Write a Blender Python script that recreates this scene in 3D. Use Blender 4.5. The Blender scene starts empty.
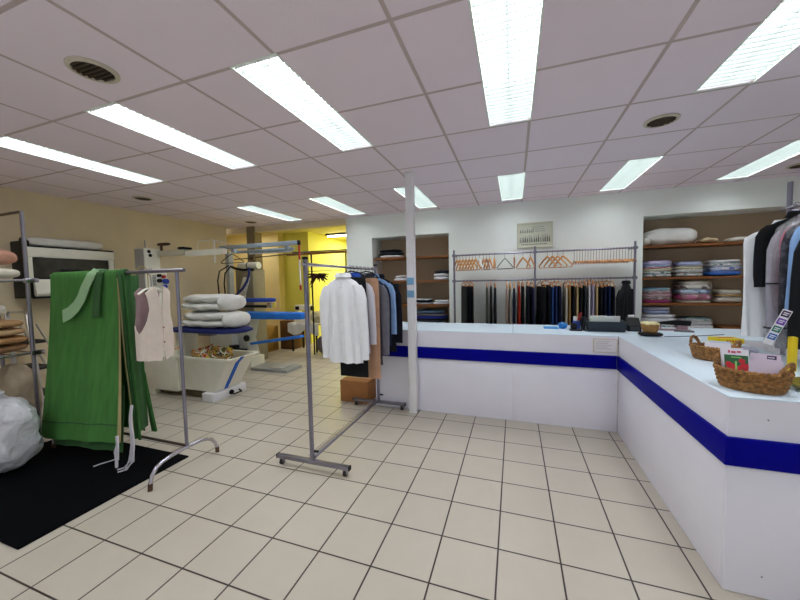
import bpy, bmesh, math, random
from mathutils import Vector, Matrix, noise
R = random.Random(7)
PI = math.pi
SC = bpy.context.scene
COL = SC.collection
ORG = {}
# ------------------------------------------------------------------ materials
def lin(h):
    h = h.lstrip('#'); c = [int(h[i:i+2], 16)/255 for i in (0, 2, 4)]
    return tuple(x/12.92 if x <= .04045 else ((x+.055)/1.055)**2.4 for x in c) + (1,)
MATS = {}
def mat(name, hx, rough=.6, metal=0., var=.06, scale=8., bump=0., bscale=60., spec=.5, sheen=0., stretch=None):
    if name in MATS: return MATS[name]
    m = bpy.data.materials.new(name); m.use_nodes = True; MATS[name] = m
    nt = m.node_tree; b = nt.nodes['Principled BSDF']; N = nt.nodes.new; L = nt.links.new
    b.inputs['Roughness'].default_value = rough; b.inputs['Metallic'].default_value = metal
    b.inputs['Specular IOR Level'].default_value = spec
    if sheen: b.inputs['Sheen Weight'].default_value = sheen
    c = lin(hx); tc = N('ShaderNodeTexCoord'); src = tc.outputs['Object']
    if stretch:
        mp = N('ShaderNodeMapping'); mp.inputs['Scale'].default_value = stretch; L(src, mp.inputs[0]); src = mp.outputs[0]
    nz = N('ShaderNodeTexNoise'); nz.inputs['Scale'].default_value = scale; nz.inputs['Detail'].default_value = 4; L(src, nz.inputs['Vector'])
    cr = N('ShaderNodeValToRGB'); cr.color_ramp.elements[0].position = .3; cr.color_ramp.elements[1].position = .7
    cr.color_ramp.elements[0].color = tuple(max(0, x*(1-var)) for x in c[:3])+(1,)
    cr.color_ramp.elements[1].color = tuple(min(1, x*(1+var)) for x in c[:3])+(1,)
    L(nz.outputs['Fac'], cr.inputs[0]); L(cr.outputs[0], b.inputs['Base Color'])
    if bump:
        n2 = N('ShaderNodeTexNoise'); n2.inputs['Scale'].default_value = bscale; n2.inputs['Detail'].default_value = 3; L(src, n2.inputs['Vector'])
        bp = N('ShaderNodeBump'); bp.inputs['Strength'].default_value = bump; bp.inputs['Distance'].default_value = .01
        L(n2.outputs['Fac'], bp.inputs['Height']); L(bp.outputs[0], b.inputs['Normal'])
    return m
def cloth(name, hx, var=.1, bump=.35): return mat(name, hx, .85, 0, var, 14, bump, 45, .25)
def emit(name, hx, s):
    m = bpy.data.materials.new(name); m.use_nodes = True; nt = m.node_tree; nt.nodes.remove(nt.nodes['Principled BSDF'])
    e = nt.nodes.new('ShaderNodeEmission'); e.inputs[0].default_value = lin(hx); e.inputs[1].default_value = s
    nt.links.new(e.outputs[0], nt.nodes['Material Output'].inputs[0]); return m
def plastic_wrap(name, fac=.16, tint='#ffffff'):
    m = bpy.data.materials.new(name); m.use_nodes = True; nt = m.node_tree; nt.nodes.remove(nt.nodes['Principled BSDF']); N = nt.nodes.new
    t = N('ShaderNodeBsdfTransparent'); g = N('ShaderNodeBsdfGlossy'); g.inputs['Roughness'].default_value = .22; t.inputs[0].default_value = lin(tint)
    mx = N('ShaderNodeMixShader'); mx.inputs[0].default_value = fac
    nz = N('ShaderNodeTexNoise'); nz.inputs['Scale'].default_value = 16; bp = N('ShaderNodeBump'); bp.inputs['Strength'].default_value = .9; bp.inputs['Distance'].default_value = .02
    nt.links.new(nz.outputs['Fac'], bp.inputs['Height']); nt.links.new(bp.outputs[0], g.inputs['Normal'])
    nt.links.new(t.outputs[0], mx.inputs[1]); nt.links.new(g.outputs[0], mx.inputs[2]); nt.links.new(mx.outputs[0], nt.nodes['Material Output'].inputs[0]); return m
# ------------------------------------------------------------------ mesh builder (world coordinates)
def nvec(p):
    return Vector((noise.noise(p), noise.noise(p+Vector((17.3, 5.1, 9.7))), noise.noise(p+Vector((3.9, 21.4, 13.6)))))
class MB:
    def __init__(s): s.v = []; s.f = []; s.mi = []; s.k = 0
    def add(s, vs, fs):
        b = len(s.v); s.v += [tuple(p) for p in vs]
        for f in fs: s.f.append(tuple(b+i for i in f)); s.mi.append(s.k)
        return s
    def box(s, x0, y0, z0, x1, y1, z1, bev=0):
        if bev:
            bm = bmesh.new(); bmesh.ops.create_cube(bm, size=1)
            for v in bm.verts: v.co = Vector(((x0+x1)/2+v.co.x*(x1-x0), (y0+y1)/2+v.co.y*(y1-y0), (z0+z1)/2+v.co.z*(z1-z0)))
            bmesh.ops.bevel(bm, geom=bm.edges[:], offset=bev, segments=2, profile=.6, affect='EDGES')
            bm.verts.index_update(); s.add([v.co for v in bm.verts], [[v.index for v in f.verts] for f in bm.faces]); bm.free(); return s
        return s.add([(x, y, z) for z in (z0, z1) for y in (y0, y1) for x in (x0, x1)], [(0, 2, 3, 1), (4, 5, 7, 6), (0, 1, 5, 4), (2, 6, 7, 3), (0, 4, 6, 2), (1, 3, 7, 5)])
    def loft(s, rings, cap=True, closed=False):
        n = len(rings[0]); vs = [p for r in rings for p in r]; fs = []
        K = len(rings)
        for i in range(K if closed else K-1):
            j = (i+1) % K
            for a in range(n):
                b = (a+1) % n; fs.append((i*n+a, i*n+b, j*n+b, j*n+a))
        if cap and not closed: fs += [tuple(range(n))[::-1], tuple((K-1)*n+a for a in range(n))]
        return s.add(vs, fs)
    def tube(s, pts, r, n=8, closed=False, flat=1.):
        P = [Vector(p) for p in pts]; K = len(P); rings = []; up = None
        for i in range(K):
            if closed: d = P[(i+1) % K]-P[i-1]
            else: d = P[min(i+1, K-1)]-P[max(i-1, 0)]
            d.normalize()
            if up is None: up = Vector((0, 0, 1)) if abs(d.z) < .9 else Vector((0, 1, 0))
            a = d.cross(up)
            if a.length < 1e-4: a = d.orthogonal()
            a.normalize(); u = a.cross(d).normalized(); up = u
            rr = r[i] if isinstance(r, (list, tuple)) else r
            rings.append([P[i]+a*(rr*math.cos(t))+u*(rr*flat*math.sin(t)) for t in [2*PI*k/n for k in range(n)]])
        return s.loft(rings, True, closed)
    def lathe(s, prof, c, n=20, sx=1, sy=1):
        return s.loft([[(c[0]+r*sx*math.cos(2*PI*k/n), c[1]+r*sy*math.sin(2*PI*k/n), c[2]+z) for k in range(n)] for r, z in prof])
    def cyl(s, c, r, h, axis='z', n=16):
        d = {'x': (1, 0, 0), 'y': (0, 1, 0), 'z': (0, 0, 1)}[axis]
        return s.tube([c, tuple(c[i]+d[i]*h for i in range(3))], r, n)
    def soft(s, c, h, p=4., n=10, amp=0., freq=5., seed=0., rz=0., sag=0.):
        bm = bmesh.new(); bmesh.ops.create_cube(bm, size=2); bmesh.ops.subdivide_edges(bm, edges=bm.edges[:], cuts=n, use_grid_fill=True)
        vs = []
        for v in bm.verts:
            q = v.co; k = (abs(q.x)**p+abs(q.y)**p+abs(q.z)**p)**(1/p)
            w = Vector((q.x/k*h[0], q.y/k*h[1], q.z/k*h[2]))
            if amp:
                o = nvec(w*freq+Vector((seed, seed*1.7, seed*.3))); o2 = nvec(w*freq*2.7+Vector((seed*2, 3, seed)))
                w += (o+o2*.45)*amp*Vector((.6, .6, 1)).length*.6
                w.z = max(w.z, -h[2])
            if sag: w.z -= sag*((w.x/h[0])**2)*(1 if w.z > 0 else .0)
            if rz: w = Matrix.Rotation(rz, 3, 'Z') @ w
            vs.append(w+Vector(c))
        bm.verts.index_update(); s.add(vs, [[v.index for v in f.verts] for f in bm.faces]); bm.free(); return s
    def sheet(s, fn, nu, nv, th):
        P = [[Vector(fn(i/nu, j/nv)) for j in range(nv+1)] for i in range(nu+1)]; A = []; B = []
        for i in range(nu+1):
            for j in range(nv+1):
                du = P[min(i+1, nu)][j]-P[max(i-1, 0)][j]; dv = P[i][min(j+1, nv)]-P[i][max(j-1, 0)]
                nn = du.cross(dv); nn = nn.normalized() if nn.length > 1e-9 else Vector((0, 1, 0))
                A.append(P[i][j]+nn*th/2); B.append(P[i][j]-nn*th/2)
        W = nv+1; o = len(A); fs = []
        for i in range(nu):
            for j in range(nv):
                a, b, c, d = i*W+j, (i+1)*W+j, (i+1)*W+j+1, i*W+j+1
                fs += [(a, b, c, d), (o+d, o+c, o+b, o+a)]
        rim = [i*W for i in range(nu+1)]+[nu*W+j for j in range(1, W)]+[i*W+nv for i in range(nu-1, -1, -1)]+[j for j in range(nv-1, 0, -1)]
        for k in range(len(rim)):
            a, b = rim[k], rim[(k+1) % len(rim)]; fs.append((b, a, o+a, o+b))
        return s.add(A+B, fs)
    def prism(s, out, fn):
        """extrude a 2D outline (a,b); fn(a,b,t) -> point with t 0/1"""
        n = len(out); bm = bmesh.new(); vv = [bm.verts.new((a, b, 0)) for a, b in out]
        es = [bm.edges.new((vv[i], vv[(i+1) % n])) for i in range(n)]
        g = bmesh.ops.triangle_fill(bm, edges=es, use_beauty=True)
        bm.verts.index_update(); tri = [[v.index for v in f.verts] for f in bm.faces]; bm.free()
        vs = [fn(a, b, 0) for a, b in out]+[fn(a, b, 1) for a, b in out]
        fs = tri+[[n+i for i in t][::-1] for t in tri]+[(i, (i+1) % n, n+(i+1) % n, n+i) for i in range(n)]
        return s.add(vs, fs)
    def xform(s, M):
        s.v = [tuple(M @ Vector(p)) for p in s.v]; return s
    def base(s):
        xs, ys, zs = zip(*s.v); return ((min(xs)+max(xs))/2, (min(ys)+max(ys))/2, min(zs))
def obj(name, mb, m, parent=None, smooth=40, loc=None):
    if parent is not None:
        root = parent
        while root.parent: root = root.parent
        org = ORG.get(root.name, (0, 0, 0))
    else: org = loc if loc is not None else (0, 0, 0)
    me = bpy.data.meshes.new(name)
    me.from_pydata([tuple(p[i]-org[i] for i in range(3)) for p in mb.v], [], mb.f)
    for x in (m if isinstance(m, (list, tuple)) else [m]): me.materials.append(x)
    if isinstance(m, (list, tuple)): me.polygons.foreach_set('material_index', mb.mi)
    bm = bmesh.new(); bm.from_mesh(me); bmesh.ops.recalc_face_normals(bm, faces=bm.faces[:]); bm.to_mesh(me); bm.free()
    if smooth:
        me.polygons.foreach_set('use_smooth', [True]*len(me.polygons)); me.set_sharp_from_angle(angle=math.radians(smooth))
    me.update()
    o = bpy.data.objects.new(name, me); COL.objects.link(o)
    if parent is not None: o.parent = parent
    else: o.location = org; ORG[o.name] = org
    return o
def tag(o, label, cat, group=None):
    o['label'] = label; o['category'] = cat
    if group: o['group'] = group
    return o
def thing(name, label, cat, loc, group=None):
    o = bpy.data.objects.new(name, None); COL.objects.link(o); o.location = loc; o.empty_display_size = .1
    ORG[o.name] = tuple(loc); return tag(o, label, cat, group)
def solo(name, mb, m, label, cat, group=None, smooth=40):
    return tag(obj(name, mb, m, None, smooth, mb.base()), label, cat, group)
def struct(name, mb, m, smooth=0):
    o = obj(name, mb, m, None, smooth); o['kind'] = 'structure'; return o
def dup(root, loc, label, rotz=0, group=None):
    r = root.copy(); COL.objects.link(r); r.location = loc; r.rotation_euler = (0, 0, rotz); r['label'] = label
    if group: r['group'] = group
    for ch in list(root.children):
        c = ch.copy(); COL.objects.link(c); c.parent = r
        for g in ch.children:
            d = g.copy(); COL.objects.link(d); d.parent = c
    return r
def setmat(o, m):
    o.material_slots[0].link = 'OBJECT'; o.material_slots[0].material = m
ORD = 'zeroth first second third fourth fifth sixth seventh eighth ninth tenth eleventh twelfth thirteenth fourteenth fifteenth sixteenth seventeenth eighteenth nineteenth twentieth'.split()+['twenty-'+x for x in 'first second third fourth fifth sixth seventh eighth ninth'.split()]
def arc(c, r, a0, a1, n, ax=0, ay=2):
    out = []
    for i in range(n+1):
        a = a0+(a1-a0)*i/n; p = list(c); p[ax] += r*math.cos(a); p[ay] += r*math.sin(a); out.append(tuple(p))
    return out

CE = 2.55          # ceiling height
LX, BY, RX, FY = -5.3, 5.2, 3.9, -1.4   # left wall, back wall, right wall, front wall
# palette
M_white = mat('white_paint', '#f2eff2', .45, var=.02)
M_lam = mat('white_laminate', '#f1eef8', .38, var=.02, scale=3)
M_top = mat('countertop_laminate', '#e2f2ff', .28, var=.02, scale=3)
M_blue = mat('blue_laminate', '#01018c', .5, var=.06, scale=5, spec=.08)
M_chrome = mat('chrome', '#c9c6d2', .22, 1., var=.05)
M_steel = mat('dull_steel', '#8d8a95', .35, 1., var=.1)
M_rail = mat('violet_grey_rail', '#8f8c9c', .3, .9, var=.08)
M_rubber = mat('dark_rubber', '#26221f', .7)
M_rust = mat('rusty_tip', '#5a3f2e', .7, .3, var=.3, scale=60)
M_black = mat('black_plastic', '#0a0a0c', .5, spec=.3)
M_navyplastic = mat('navy_plastic', '#1b2430', .45)
M_cream = mat('cream_enamel', '#f2eedf', .4, var=.03)
M_creamd = mat('aged_cream_plastic', '#cfc8b2', .5, var=.05)
M_wood = mat('hanger_wood', '#c88a4c', .45, var=.18, scale=20, stretch=(1, 1, 6))
M_shelf = mat('brown_shelf_wood', '#8a5220', .45, var=.25, scale=6, stretch=(1, 8, 8))
M_bluepad = mat('blue_pad_cloth', '#1d5fc4', .7, var=.08, bump=.2)
M_darkpad = mat('navy_pad_cloth', '#141f66', .75, var=.1, bump=.2)
M_whitecloth = cloth('white_cotton', '#e8e6e2', .04)
M_wrap = plastic_wrap('clear_plastic_wrap', .22)
M_wrap2 = plastic_wrap('clear_garment_film', .2)
# ------------------------------------------------------------------ setting
def grid_nodes(m, ox, px, oy, py, w, line, base, var, rough, blot=.05, bumpn=0):
    nt = m.node_tree; N = nt.nodes.new; L = nt.links.new; b = nt.nodes['Principled BSDF']
    tc = N('ShaderNodeTexCoord'); sp = N('ShaderNodeSeparateXYZ'); L(tc.outputs['Object'], sp.inputs[0])
    def mth(op, a, bb=None):
        n = N('ShaderNodeMath'); n.operation = op
        for i, q in enumerate((a, bb)):
            if q is None: continue
            if isinstance(q, (int, float)): n.inputs[i].default_value = q
            else: L(q, n.inputs[i])
        return n.outputs[0]
    ds = []; ids = []
    for out, o, p in ((sp.outputs[0], ox, px), (sp.outputs[1], oy, py)):
        t = mth('DIVIDE', mth('SUBTRACT', out, o), p); ids.append(mth('FLOOR', t)); fr = mth('FRACT', t)
        d = mth('MULTIPLY', mth('MINIMUM', fr, mth('SUBTRACT', 1., fr)), p); ds.append(d)
    dm = mth('MINIMUM', ds[0], ds[1])
    mr = N('ShaderNodeMapRange'); mr.inputs[1].default_value = w*.75; mr.inputs[2].default_value = w*1.1; L(dm, mr.inputs[0])
    cx = N('ShaderNodeCombineXYZ'); L(ids[0], cx.inputs[0]); L(ids[1], cx.inputs[1])
    wn = N('ShaderNodeTexWhiteNoise'); L(cx.outputs[0], wn.inputs[0])
    nz = N('ShaderNodeTexNoise'); nz.inputs['Scale'].default_value = 7; nz.inputs['Detail'].default_value = 6; L(tc.outputs['Object'], nz.inputs['Vector'])
    f = mth('ADD', mth('MULTIPLY', mth('SUBTRACT', wn.outputs[0], .5), var), mth('MULTIPLY', mth('SUBTRACT', nz.outputs['Fac'], .5), blot*2))
    f = mth('ADD', f, 1.)
    vm = N('ShaderNodeVectorMath'); vm.operation = 'SCALE'; vm.inputs[0].default_value = lin(base)[:3]; L(f, vm.inputs[3])
    mx = N('ShaderNodeMix'); mx.data_type = 'RGBA'; L(mr.outputs[0], mx.inputs[0]); mx.inputs[6].default_value = lin(line); L(vm.outputs[0], mx.inputs[7])
    L(mx.outputs[2], b.inputs['Base Color']); b.inputs['Roughness'].default_value = rough
    bp = N('ShaderNodeBump'); bp.inputs['Strength'].default_value = .5; bp.inputs['Distance'].default_value = .004
    h = mr.outputs[0]
    if bumpn:
        n3 = N('ShaderNodeTexNoise'); n3.inputs['Scale'].default_value = 90; L(tc.outputs['Object'], n3.inputs['Vector']); h = mth('ADD', h, mth('MULTIPLY', n3.outputs['Fac'], bumpn))
    L(h, bp.inputs['Height']); L(bp.outputs[0], b.inputs['Normal'])
def newmat(name):
    m = bpy.data.materials.new(name); m.use_nodes = True; return m
M_floor = newmat('beige_floor_tiles'); grid_nodes(M_floor, -.9818, .3, 1.1252, .3027, .0045, '#382a28', '#c3b9aa', .05, .33, .05)
M_ceil = newmat('ceiling_tiles'); grid_nodes(M_ceil, -1.114, .6096, 1.40, .602, .011, '#c6b4b4', '#f4e6f1', .03, .9, .02, .6)
M_wallb = mat('offwhite_wall', '#f4f7f3', .8, var=.02, scale=2, bump=.1)
M_walll = mat('beige_stained_wall', '#e6d4b2', .8, var=.07, scale=1.6, bump=.15)
M_yellow = mat('yellow_wall', '#e2de6a', .75, var=.04, scale=2)
M_buff = mat('buff_wall', '#f2dfa4', .75, var=.05, scale=2)
M_taupe = mat('taupe_recess', '#bba58a', .8, var=.06, scale=2)
M_pillar = mat('brown_pillar_paint', '#8d7c60', .8, var=.06)
struct('floor', MB().box(-7, FY, -.1, RX, 10, 0), M_floor)
LW = .292
LCOL = [-3.53, -2.30, -1.10, .118, 1.34, 2.555]
LROW = [(1.405, 2.575), (3.81, 5.015), (-1.0, .2)]
rects = [(x-LW, y0, x, y1) for x in LCOL for y0, y1 in LROW]
xs = sorted({LX-.1, RX+.1}|{r[0] for r in rects}|{r[2] for r in rects}); ys = sorted({FY-.1, BY+.45}|{r[1] for r in rects}|{r[3] for r in rects})
cb = MB()
for i in range(len(xs)-1):
    for j in range(len(ys)-1):
        cx, cy = (xs[i]+xs[i+1])/2, (ys[j]+ys[j+1])/2
        if any(r[0] < cx < r[2] and r[1] < cy < r[3] for r in rects): continue
        cb.box(xs[i], ys[j], CE, xs[i+1], ys[j+1], CE+.07)
struct('ceiling', cb, M_ceil)
struct('wall_left', MB().box(LX-.12, FY, 0, LX, 5.02, CE), M_walll)
struct('wall_right', MB().box(RX, FY, 0, RX+.12, BY+.45, CE), M_wallb)
w = MB()
w.box(-2.78, BY, 0, -2.29, BY+.12, CE).box(-2.29, BY, 2.172, -.975, BY+.45, CE).box(-2.29, BY, 0, -.975, BY+.45, .63)
w.box(-.975, BY, 0, 1.61, BY+.45, CE).box(1.61, BY, 2.215, RX, BY+.45, CE).box(1.61, BY, 0, RX, BY+.45, .63)
w.box(-2.41, BY+.12, 0, -2.29, BY+.45, CE)
struct('wall_back', w, M_wallb)
struct('trim_2', MB().box(-6.4, BY, 2.44, -2.78, BY+.12, CE), M_walll)
struct('trim_1', MB().box(-4.96, BY-.02, 0, -4.765, BY+.17, CE), M_pillar)
w = MB().box(-2.29, BY+.42, .63, -.975, BY+.45, 2.172); struct('wall_recess_left', w, M_taupe)
w = MB().box(1.61, BY+.42, .63, RX, BY+.45, 2.215); struct('wall_recess_right', w, M_taupe)
# shop front behind the viewer, with a glazed opening
w = MB().box(LX-.12, FY-.12, 0, -3.4, FY, CE).box(2.6, FY-.12, 0, RX+.12, FY, CE).box(-3.4, FY-.12, 2.2, 2.6, FY, CE).box(-3.4, FY-.12, 0, 2.6, FY, .5)
struct('wall_front', w, M_wallb)
w = MB()
for x in (-3.4, -1.42, .56, 2.54): w.box(x, FY-.09, .5, x+.06, FY-.03, 2.2)
w.box(-3.4, FY-.09, .5, 2.6, FY-.03, .56).box(-3.4, FY-.09, 2.14, 2.6, FY-.03, 2.2)
wf = struct('window_1', w, M_white)
# annex behind the opening
struct('wall_annex_buff', MB().box(-7, 6.4, 0, -5.22, 6.75, CE+.3), M_buff)
struct('wall_annex_step', MB().box(-5.22, 6.6, 0, -4.53, 9.9, CE+.3), M_yellow)
struct('wall_annex_far', MB().box(-4.53, 9.9, 0, -2.6, 10, CE+.3), M_yellow)
struct('wall_annex_right', MB().box(-2.78, BY+.12, 0, -2.41, 10, CE+.3), M_yellow)
struct('wall_annex_left', MB().box(-7.1, BY, 0, -7, 6.75, CE+.3), M_buff)
struct('ceiling_annex', MB().box(-7.1, BY+.12, 2.62, -2.4, 10, 2.75), mat('annex_ceiling', '#e2d78a', .8))
struct('wall_gap', MB().box(-7.1, 4.9, 0, LX-.12, 5.02, CE), M_walll)
# ------------------------------------------------------------------ ceiling lights and vents
M_em = emit('light_panel', '#f4fbff', 12.5)
M_louv = mat('louver_white', '#e8f0e8', .3, var=.02)
M_spine = mat('louver_green_tint', '#e6f7ee', .3, var=.02)
def make_light():
    x0, x1, h = -LW/2, LW/2, .6
    t = thing('ceiling_light', '', 'ceiling light', (0, 0, CE))
    a = MB(); z0, z1 = CE-.003, CE+.06
    a.box(x0, -h, z0, x0+.008, h, z1).box(x1-.008, -h, z0, x1, h, z1).box(x0, -h, z0, x1, -h+.01, z1).box(x0, h-.01, z0, x1, h, z1).box(x0, -h, z1, x1, h, z1+.01)
    obj('frame', a, M_louv, t)
    a = MB().box(x0+.01, -h+.012, CE+.042, x1-.01, h-.012, CE+.05); obj('light_panel', a, M_em, t)
    a = MB()
    for k in range(27):
        y = -h+.03+k*.0438; a.box(x0+.009, y, CE+.004, x1-.009, y+.003, CE+.026)
    obj('louver', a, mat('louver_blade', '#757c78', .4, var=.02), t)
    a = MB().box(-.004, -h+.012, CE+.03, .004, h-.012, CE+.041); obj('louver_spine', a, M_spine, t)
    return t
LL = {(0, 0): 'long ceiling light at far left, nearest row, above the wall unit', (1, 0): 'long ceiling light, second from left in nearest row, beside the round vent',
 (2, 0): 'long ceiling light above the green curtain side, centre left of nearest row', (3, 0): 'large louvred ceiling light at top centre of the photo', (4, 0): 'large louvred ceiling light at top right corner',
 (0, 1): 'leftmost small ceiling light of the far row above the press machine', (1, 1): 'far row ceiling light above the yellow opening', (2, 1): 'far row ceiling light partly behind the white post',
 (3, 1): 'far row ceiling light straight above the wall picture side, near centre', (4, 1): 'far row ceiling light between picture and right round vent', (5, 1): 'rightmost far row ceiling light above the right alcove',
 (5, 0): 'ceiling light beyond the right edge above the counter', **{(i, 2): 'ceiling light above the shop front, %s from left' % ORD[i+1] for i in range(6)}}
L0 = make_light(); used = 0
for (i, j), lab in LL.items():
    loc = (LCOL[i]-LW/2, sum(LROW[j])/2, CE); g = 'recessed louvred ceiling lights'
    if not used: L0.location = loc; L0['label'] = lab; L0['group'] = g; used = 1
    else: dup(L0, loc, lab, 0, g)
M_ring = mat('vent_ring', '#cfc5b4', .5); M_vent = mat('vent_grille_brown', '#4a3b2c', .6)
v0 = None
for x, y, r, lab in ((-2.06, 1.16, .088, 'round brown ceiling vent near top left corner'), (1.01, 2.95, .088, 'round brown ceiling vent right of centre between two lights'),
    (-4.46, 2.955, .088, 'small round ceiling vent above the white machine column'), (-4.48, 4.8, .088, 'small round ceiling vent near the far left corner'), (2.83, 4.69, .088, 'round ceiling vent at right edge of the photo')):
    if v0 is None:
        v0 = t = thing('ceiling_vent', lab, 'vent', (x, y, CE), 'round ceiling vents')
        a = MB(); n = 28
        a.loft([[(x+q*math.cos(2*PI*k/n), y+q*math.sin(2*PI*k/n), CE+dz) for k in range(n)] for q, dz in ((r+.02, -.001), (r+.02, -.008), (r, -.014), (r-.004, -.004), (r-.004, -.001))], False, True)
        obj('ring', a, M_ring, t)
        obj('backing', MB().cyl((x, y, CE-.004), r-.004, .003, 'z', 24), mat('vent_dark', '#2a211a', .8), t)
        a = MB()
        for k in range(-4, 5):
            yy = k*.024; hw = math.sqrt(max(0, (r-.006)**2-yy**2)); a.box(x-hw, y+yy-.006, CE-.012, x+hw, y+yy+.004, CE-.005)
        obj('grille', a, M_vent, t)
    else: dup(v0, (x, y, CE), lab)
# annex batten lamp
t = thing('ceiling_batten_lamp', 'short fluorescent batten lamp on the yellow annex ceiling', 'lamp', (-4.0, 7.1, 2.54))
obj('body', MB().box(-4.35, 7.06, 2.58, -3.55, 7.16, 2.62, .01), M_black, t)
obj('tube', MB().tube([(-4.3, 7.11, 2.555), (-3.6, 7.11, 2.555)], .02, 10), emit('warm_tube', '#fff6d8', 14), t)
# ------------------------------------------------------------------ column
t = thing('support_post', 'slim white square post in front of the counter', 'post', (-1.033, 3.362, 0))
obj('shaft', MB().box(-1.075, 3.318, 0, -.99, 3.394, CE-.006, .008), M_white, t)
obj('cap', MB().box(-1.085, 3.312, CE-.03, -.98, 3.408, CE-.001, .004), M_white, t)
for z0, z1, lab in ((1.385, 1.46, 'upper pale blue sticker on the white post'), (1.25, 1.325, 'lower pale blue sticker on the white post')):
    solo('sticker', MB().box(-1.071, 3.3155, z0, -.994, 3.3175, z1), mat('sticker_blue', '#7fb0d4', .4), lab, 'sticker', 'blue stickers on the post', 0)
# ------------------------------------------------------------------ counters
HT = .89
def counter_back():
    t = thing('sales_counter', 'long white counter run with blue stripe facing the room', 'counter', (0, 3.75, 0))
    a = MB().box(-1.5, 3.411, HT-.006, -.0145, 4.1, HT, .001).box(-.0125, 3.411, HT-.006, 2.1, 4.1, HT, .001); obj('countertop', a, M_top, t)
    a = MB().box(-1.5, 3.412, .712, -.0145, 3.43, HT-.0065); obj('upper_fascia', a, M_lam, t); obj('upper_fascia', MB().box(-.0125, 3.412, .712, .884, 3.43, HT-.0065), M_lam, t); obj('return_panel', MB().box(1.662, 3.412, 0, 2.1, 3.43, HT-.0065), M_lam, t); obj('end_panel', MB().box(2.08, 3.431, 0, 2.1, 4.08, HT-.0065), M_lam, t)
    a = MB().box(-1.5, 3.396, .59, .872, 3.425, .711, .003); obj('blue_stripe', a, M_blue, t)
    for x0, x1 in ((-1.5, -.0145), (-.0125, .884)): obj('lower_panel', MB().box(x0, 3.412, .003, x1, 3.43, .589, .001), M_lam, t)
    obj('end_panel', MB().box(-1.5, 3.431, .003, -1.482, 4.09, HT-.0065), M_lam, t)
counter_back()
def counter_side():
    t = thing('sales_counter', 'white side counter with blue stripe and square end nearest the viewer', 'counter', (1.27, 2.6, 0))
    x0, x1, y0, y1 = .886, 1.66, 1.8, 3.409
    obj('countertop', MB().box(x0, y0, HT-.006, x1, y1, HT, .001), M_top, t)
    a = MB().box(x0+.001, y0+.02, .712, x0+.019, y1, HT-.0065).box(x0+.001, y0+.001, .712, x1, y0+.019, HT-.0065); obj('upper_fascia', a, M_lam, t); obj('back_panel', MB().box(x1-.02, y0+.02, 0, x1, y1, HT-.0065), M_lam, t)
    a = MB().box(x0-.014, y0-.014, .587, x0+.015, y1-.012, .711, .003).box(x0+.015, y0-.014, .587, x1, y0+.015, .711, .003); obj('blue_stripe', a, M_blue, t)
    obj('lower_panel', MB().box(x0+.001, y0+.02, .003, x0+.019, y1, .586, .001), M_lam, t)
    e = obj('end_panel', MB().box(x0+.001, y0+.001, .003, x1, y0+.0185, .586, .001), M_lam, t)
    a = MB()
    for z in (.1, .8): a.cyl((1.02, y0-.0005, z), .0035, .003, 'y', 8)
    obj('screw', a, M_steel, e)
counter_side()
t = thing('notice_holder', 'clear acrylic notice holder with white sheet on counter front', 'notice', (.78, 3.406, .735))
obj('holder', MB().box(.683, 3.404, .735, .881, 3.409, .863, .001), mat('acrylic_beige', '#d8cdb8', .2), t)
p = obj('notice_sheet', MB().box(.693, 3.4025, .742, .871, 3.4038, .856), mat('paper', '#e9e6ea', .6, var=.01), t, 0)
a = MB()
for k in range(5): a.box(.705, 3.4015, .835-k*.016, .705+R.uniform(.09, .15), 3.4023, .839-k*.016)
obj('printed_lines', a, mat('faint_print', '#b9aeb0', .6), p, 0)
# ------------------------------------------------------------------ entrance mat
a = MB().box(-4.09, .93, 0, -2.56, 1.93, .012, .004)
solo('door_mat', a, mat('black_carpet', '#06070d', .95, var=.5, scale=120, bump=1., bscale=400, spec=.1), 'large black carpet mat on the tiles beneath the curtain rack', 'mat')
# ------------------------------------------------------------------ racks
def caster(t, x, y, ang=0., s=1.):
    w = obj('caster', MB().cyl((x-.011, y, .022*s), .022*s, .022, 'x', 14), M_rubber, t)
    a = MB().box(x-.016, y-.012, .02*s, x-.0125, y+.012, .048*s).box(x+.0125, y-.012, .02*s, x+.016, y+.012, .048*s).box(x-.016, y-.012, .045*s, x+.016, y+.012, .05*s).cyl((x, y, .045*s), .006, .02, 'z', 8)
    obj('fork', a, M_steel, w)
def rack_roll():
    x, y0, y1 = -1.455, 2.075, 3.375
    t = thing('garment_rack', 'chrome garment rack on casters before the counter, holding shirts', 'clothes rack', (x, 2.7, 0))
    for y in (y0, y1):
        obj('post', MB().box(x-.0125, y-.0125, .075, x+.0125, y+.0125, 1.6, .003), M_rail, t)
        obj('post_cap', MB().box(x-.016, y-.016, 1.598, x+.016, y+.016, 1.618, .004), M_black, t)
        b = obj('base_bar', MB().box(x-.315, y-.0175, .052, x+.315, y+.0175, .08, .004), M_steel, t)
        obj('bar_cap', MB().box(x-.321, y-.018, .051, x-.314, y+.018, .081).box(x+.314, y-.018, .051, x+.321, y+.018, .081), M_black, b)
        for q in (-.28, .28): caster(t, x+q, y)
    obj('hanging_rail', MB().tube([(x, y0-.03, 1.562), (x, y1+.03, 1.562)], .0125, 12), M_chrome, t)
    obj('lower_bar', MB().box(x+.0, y0+.015, .085, x+.02, y1-.015, .105, .003), M_rail, t)
    obj('lower_wire', MB().tube([(x-.04, y0+.01, .1), (x-.04, y1-.01, .1)], .004, 6), M_chrome, t)
    obj('adjuster_knob', MB().cyl((x+.02, y0, .15), .008, .035, 'x', 10).cyl((x+.02, y1, .15), .008, .035, 'x', 10), M_black, t)
rack_roll()
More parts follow.
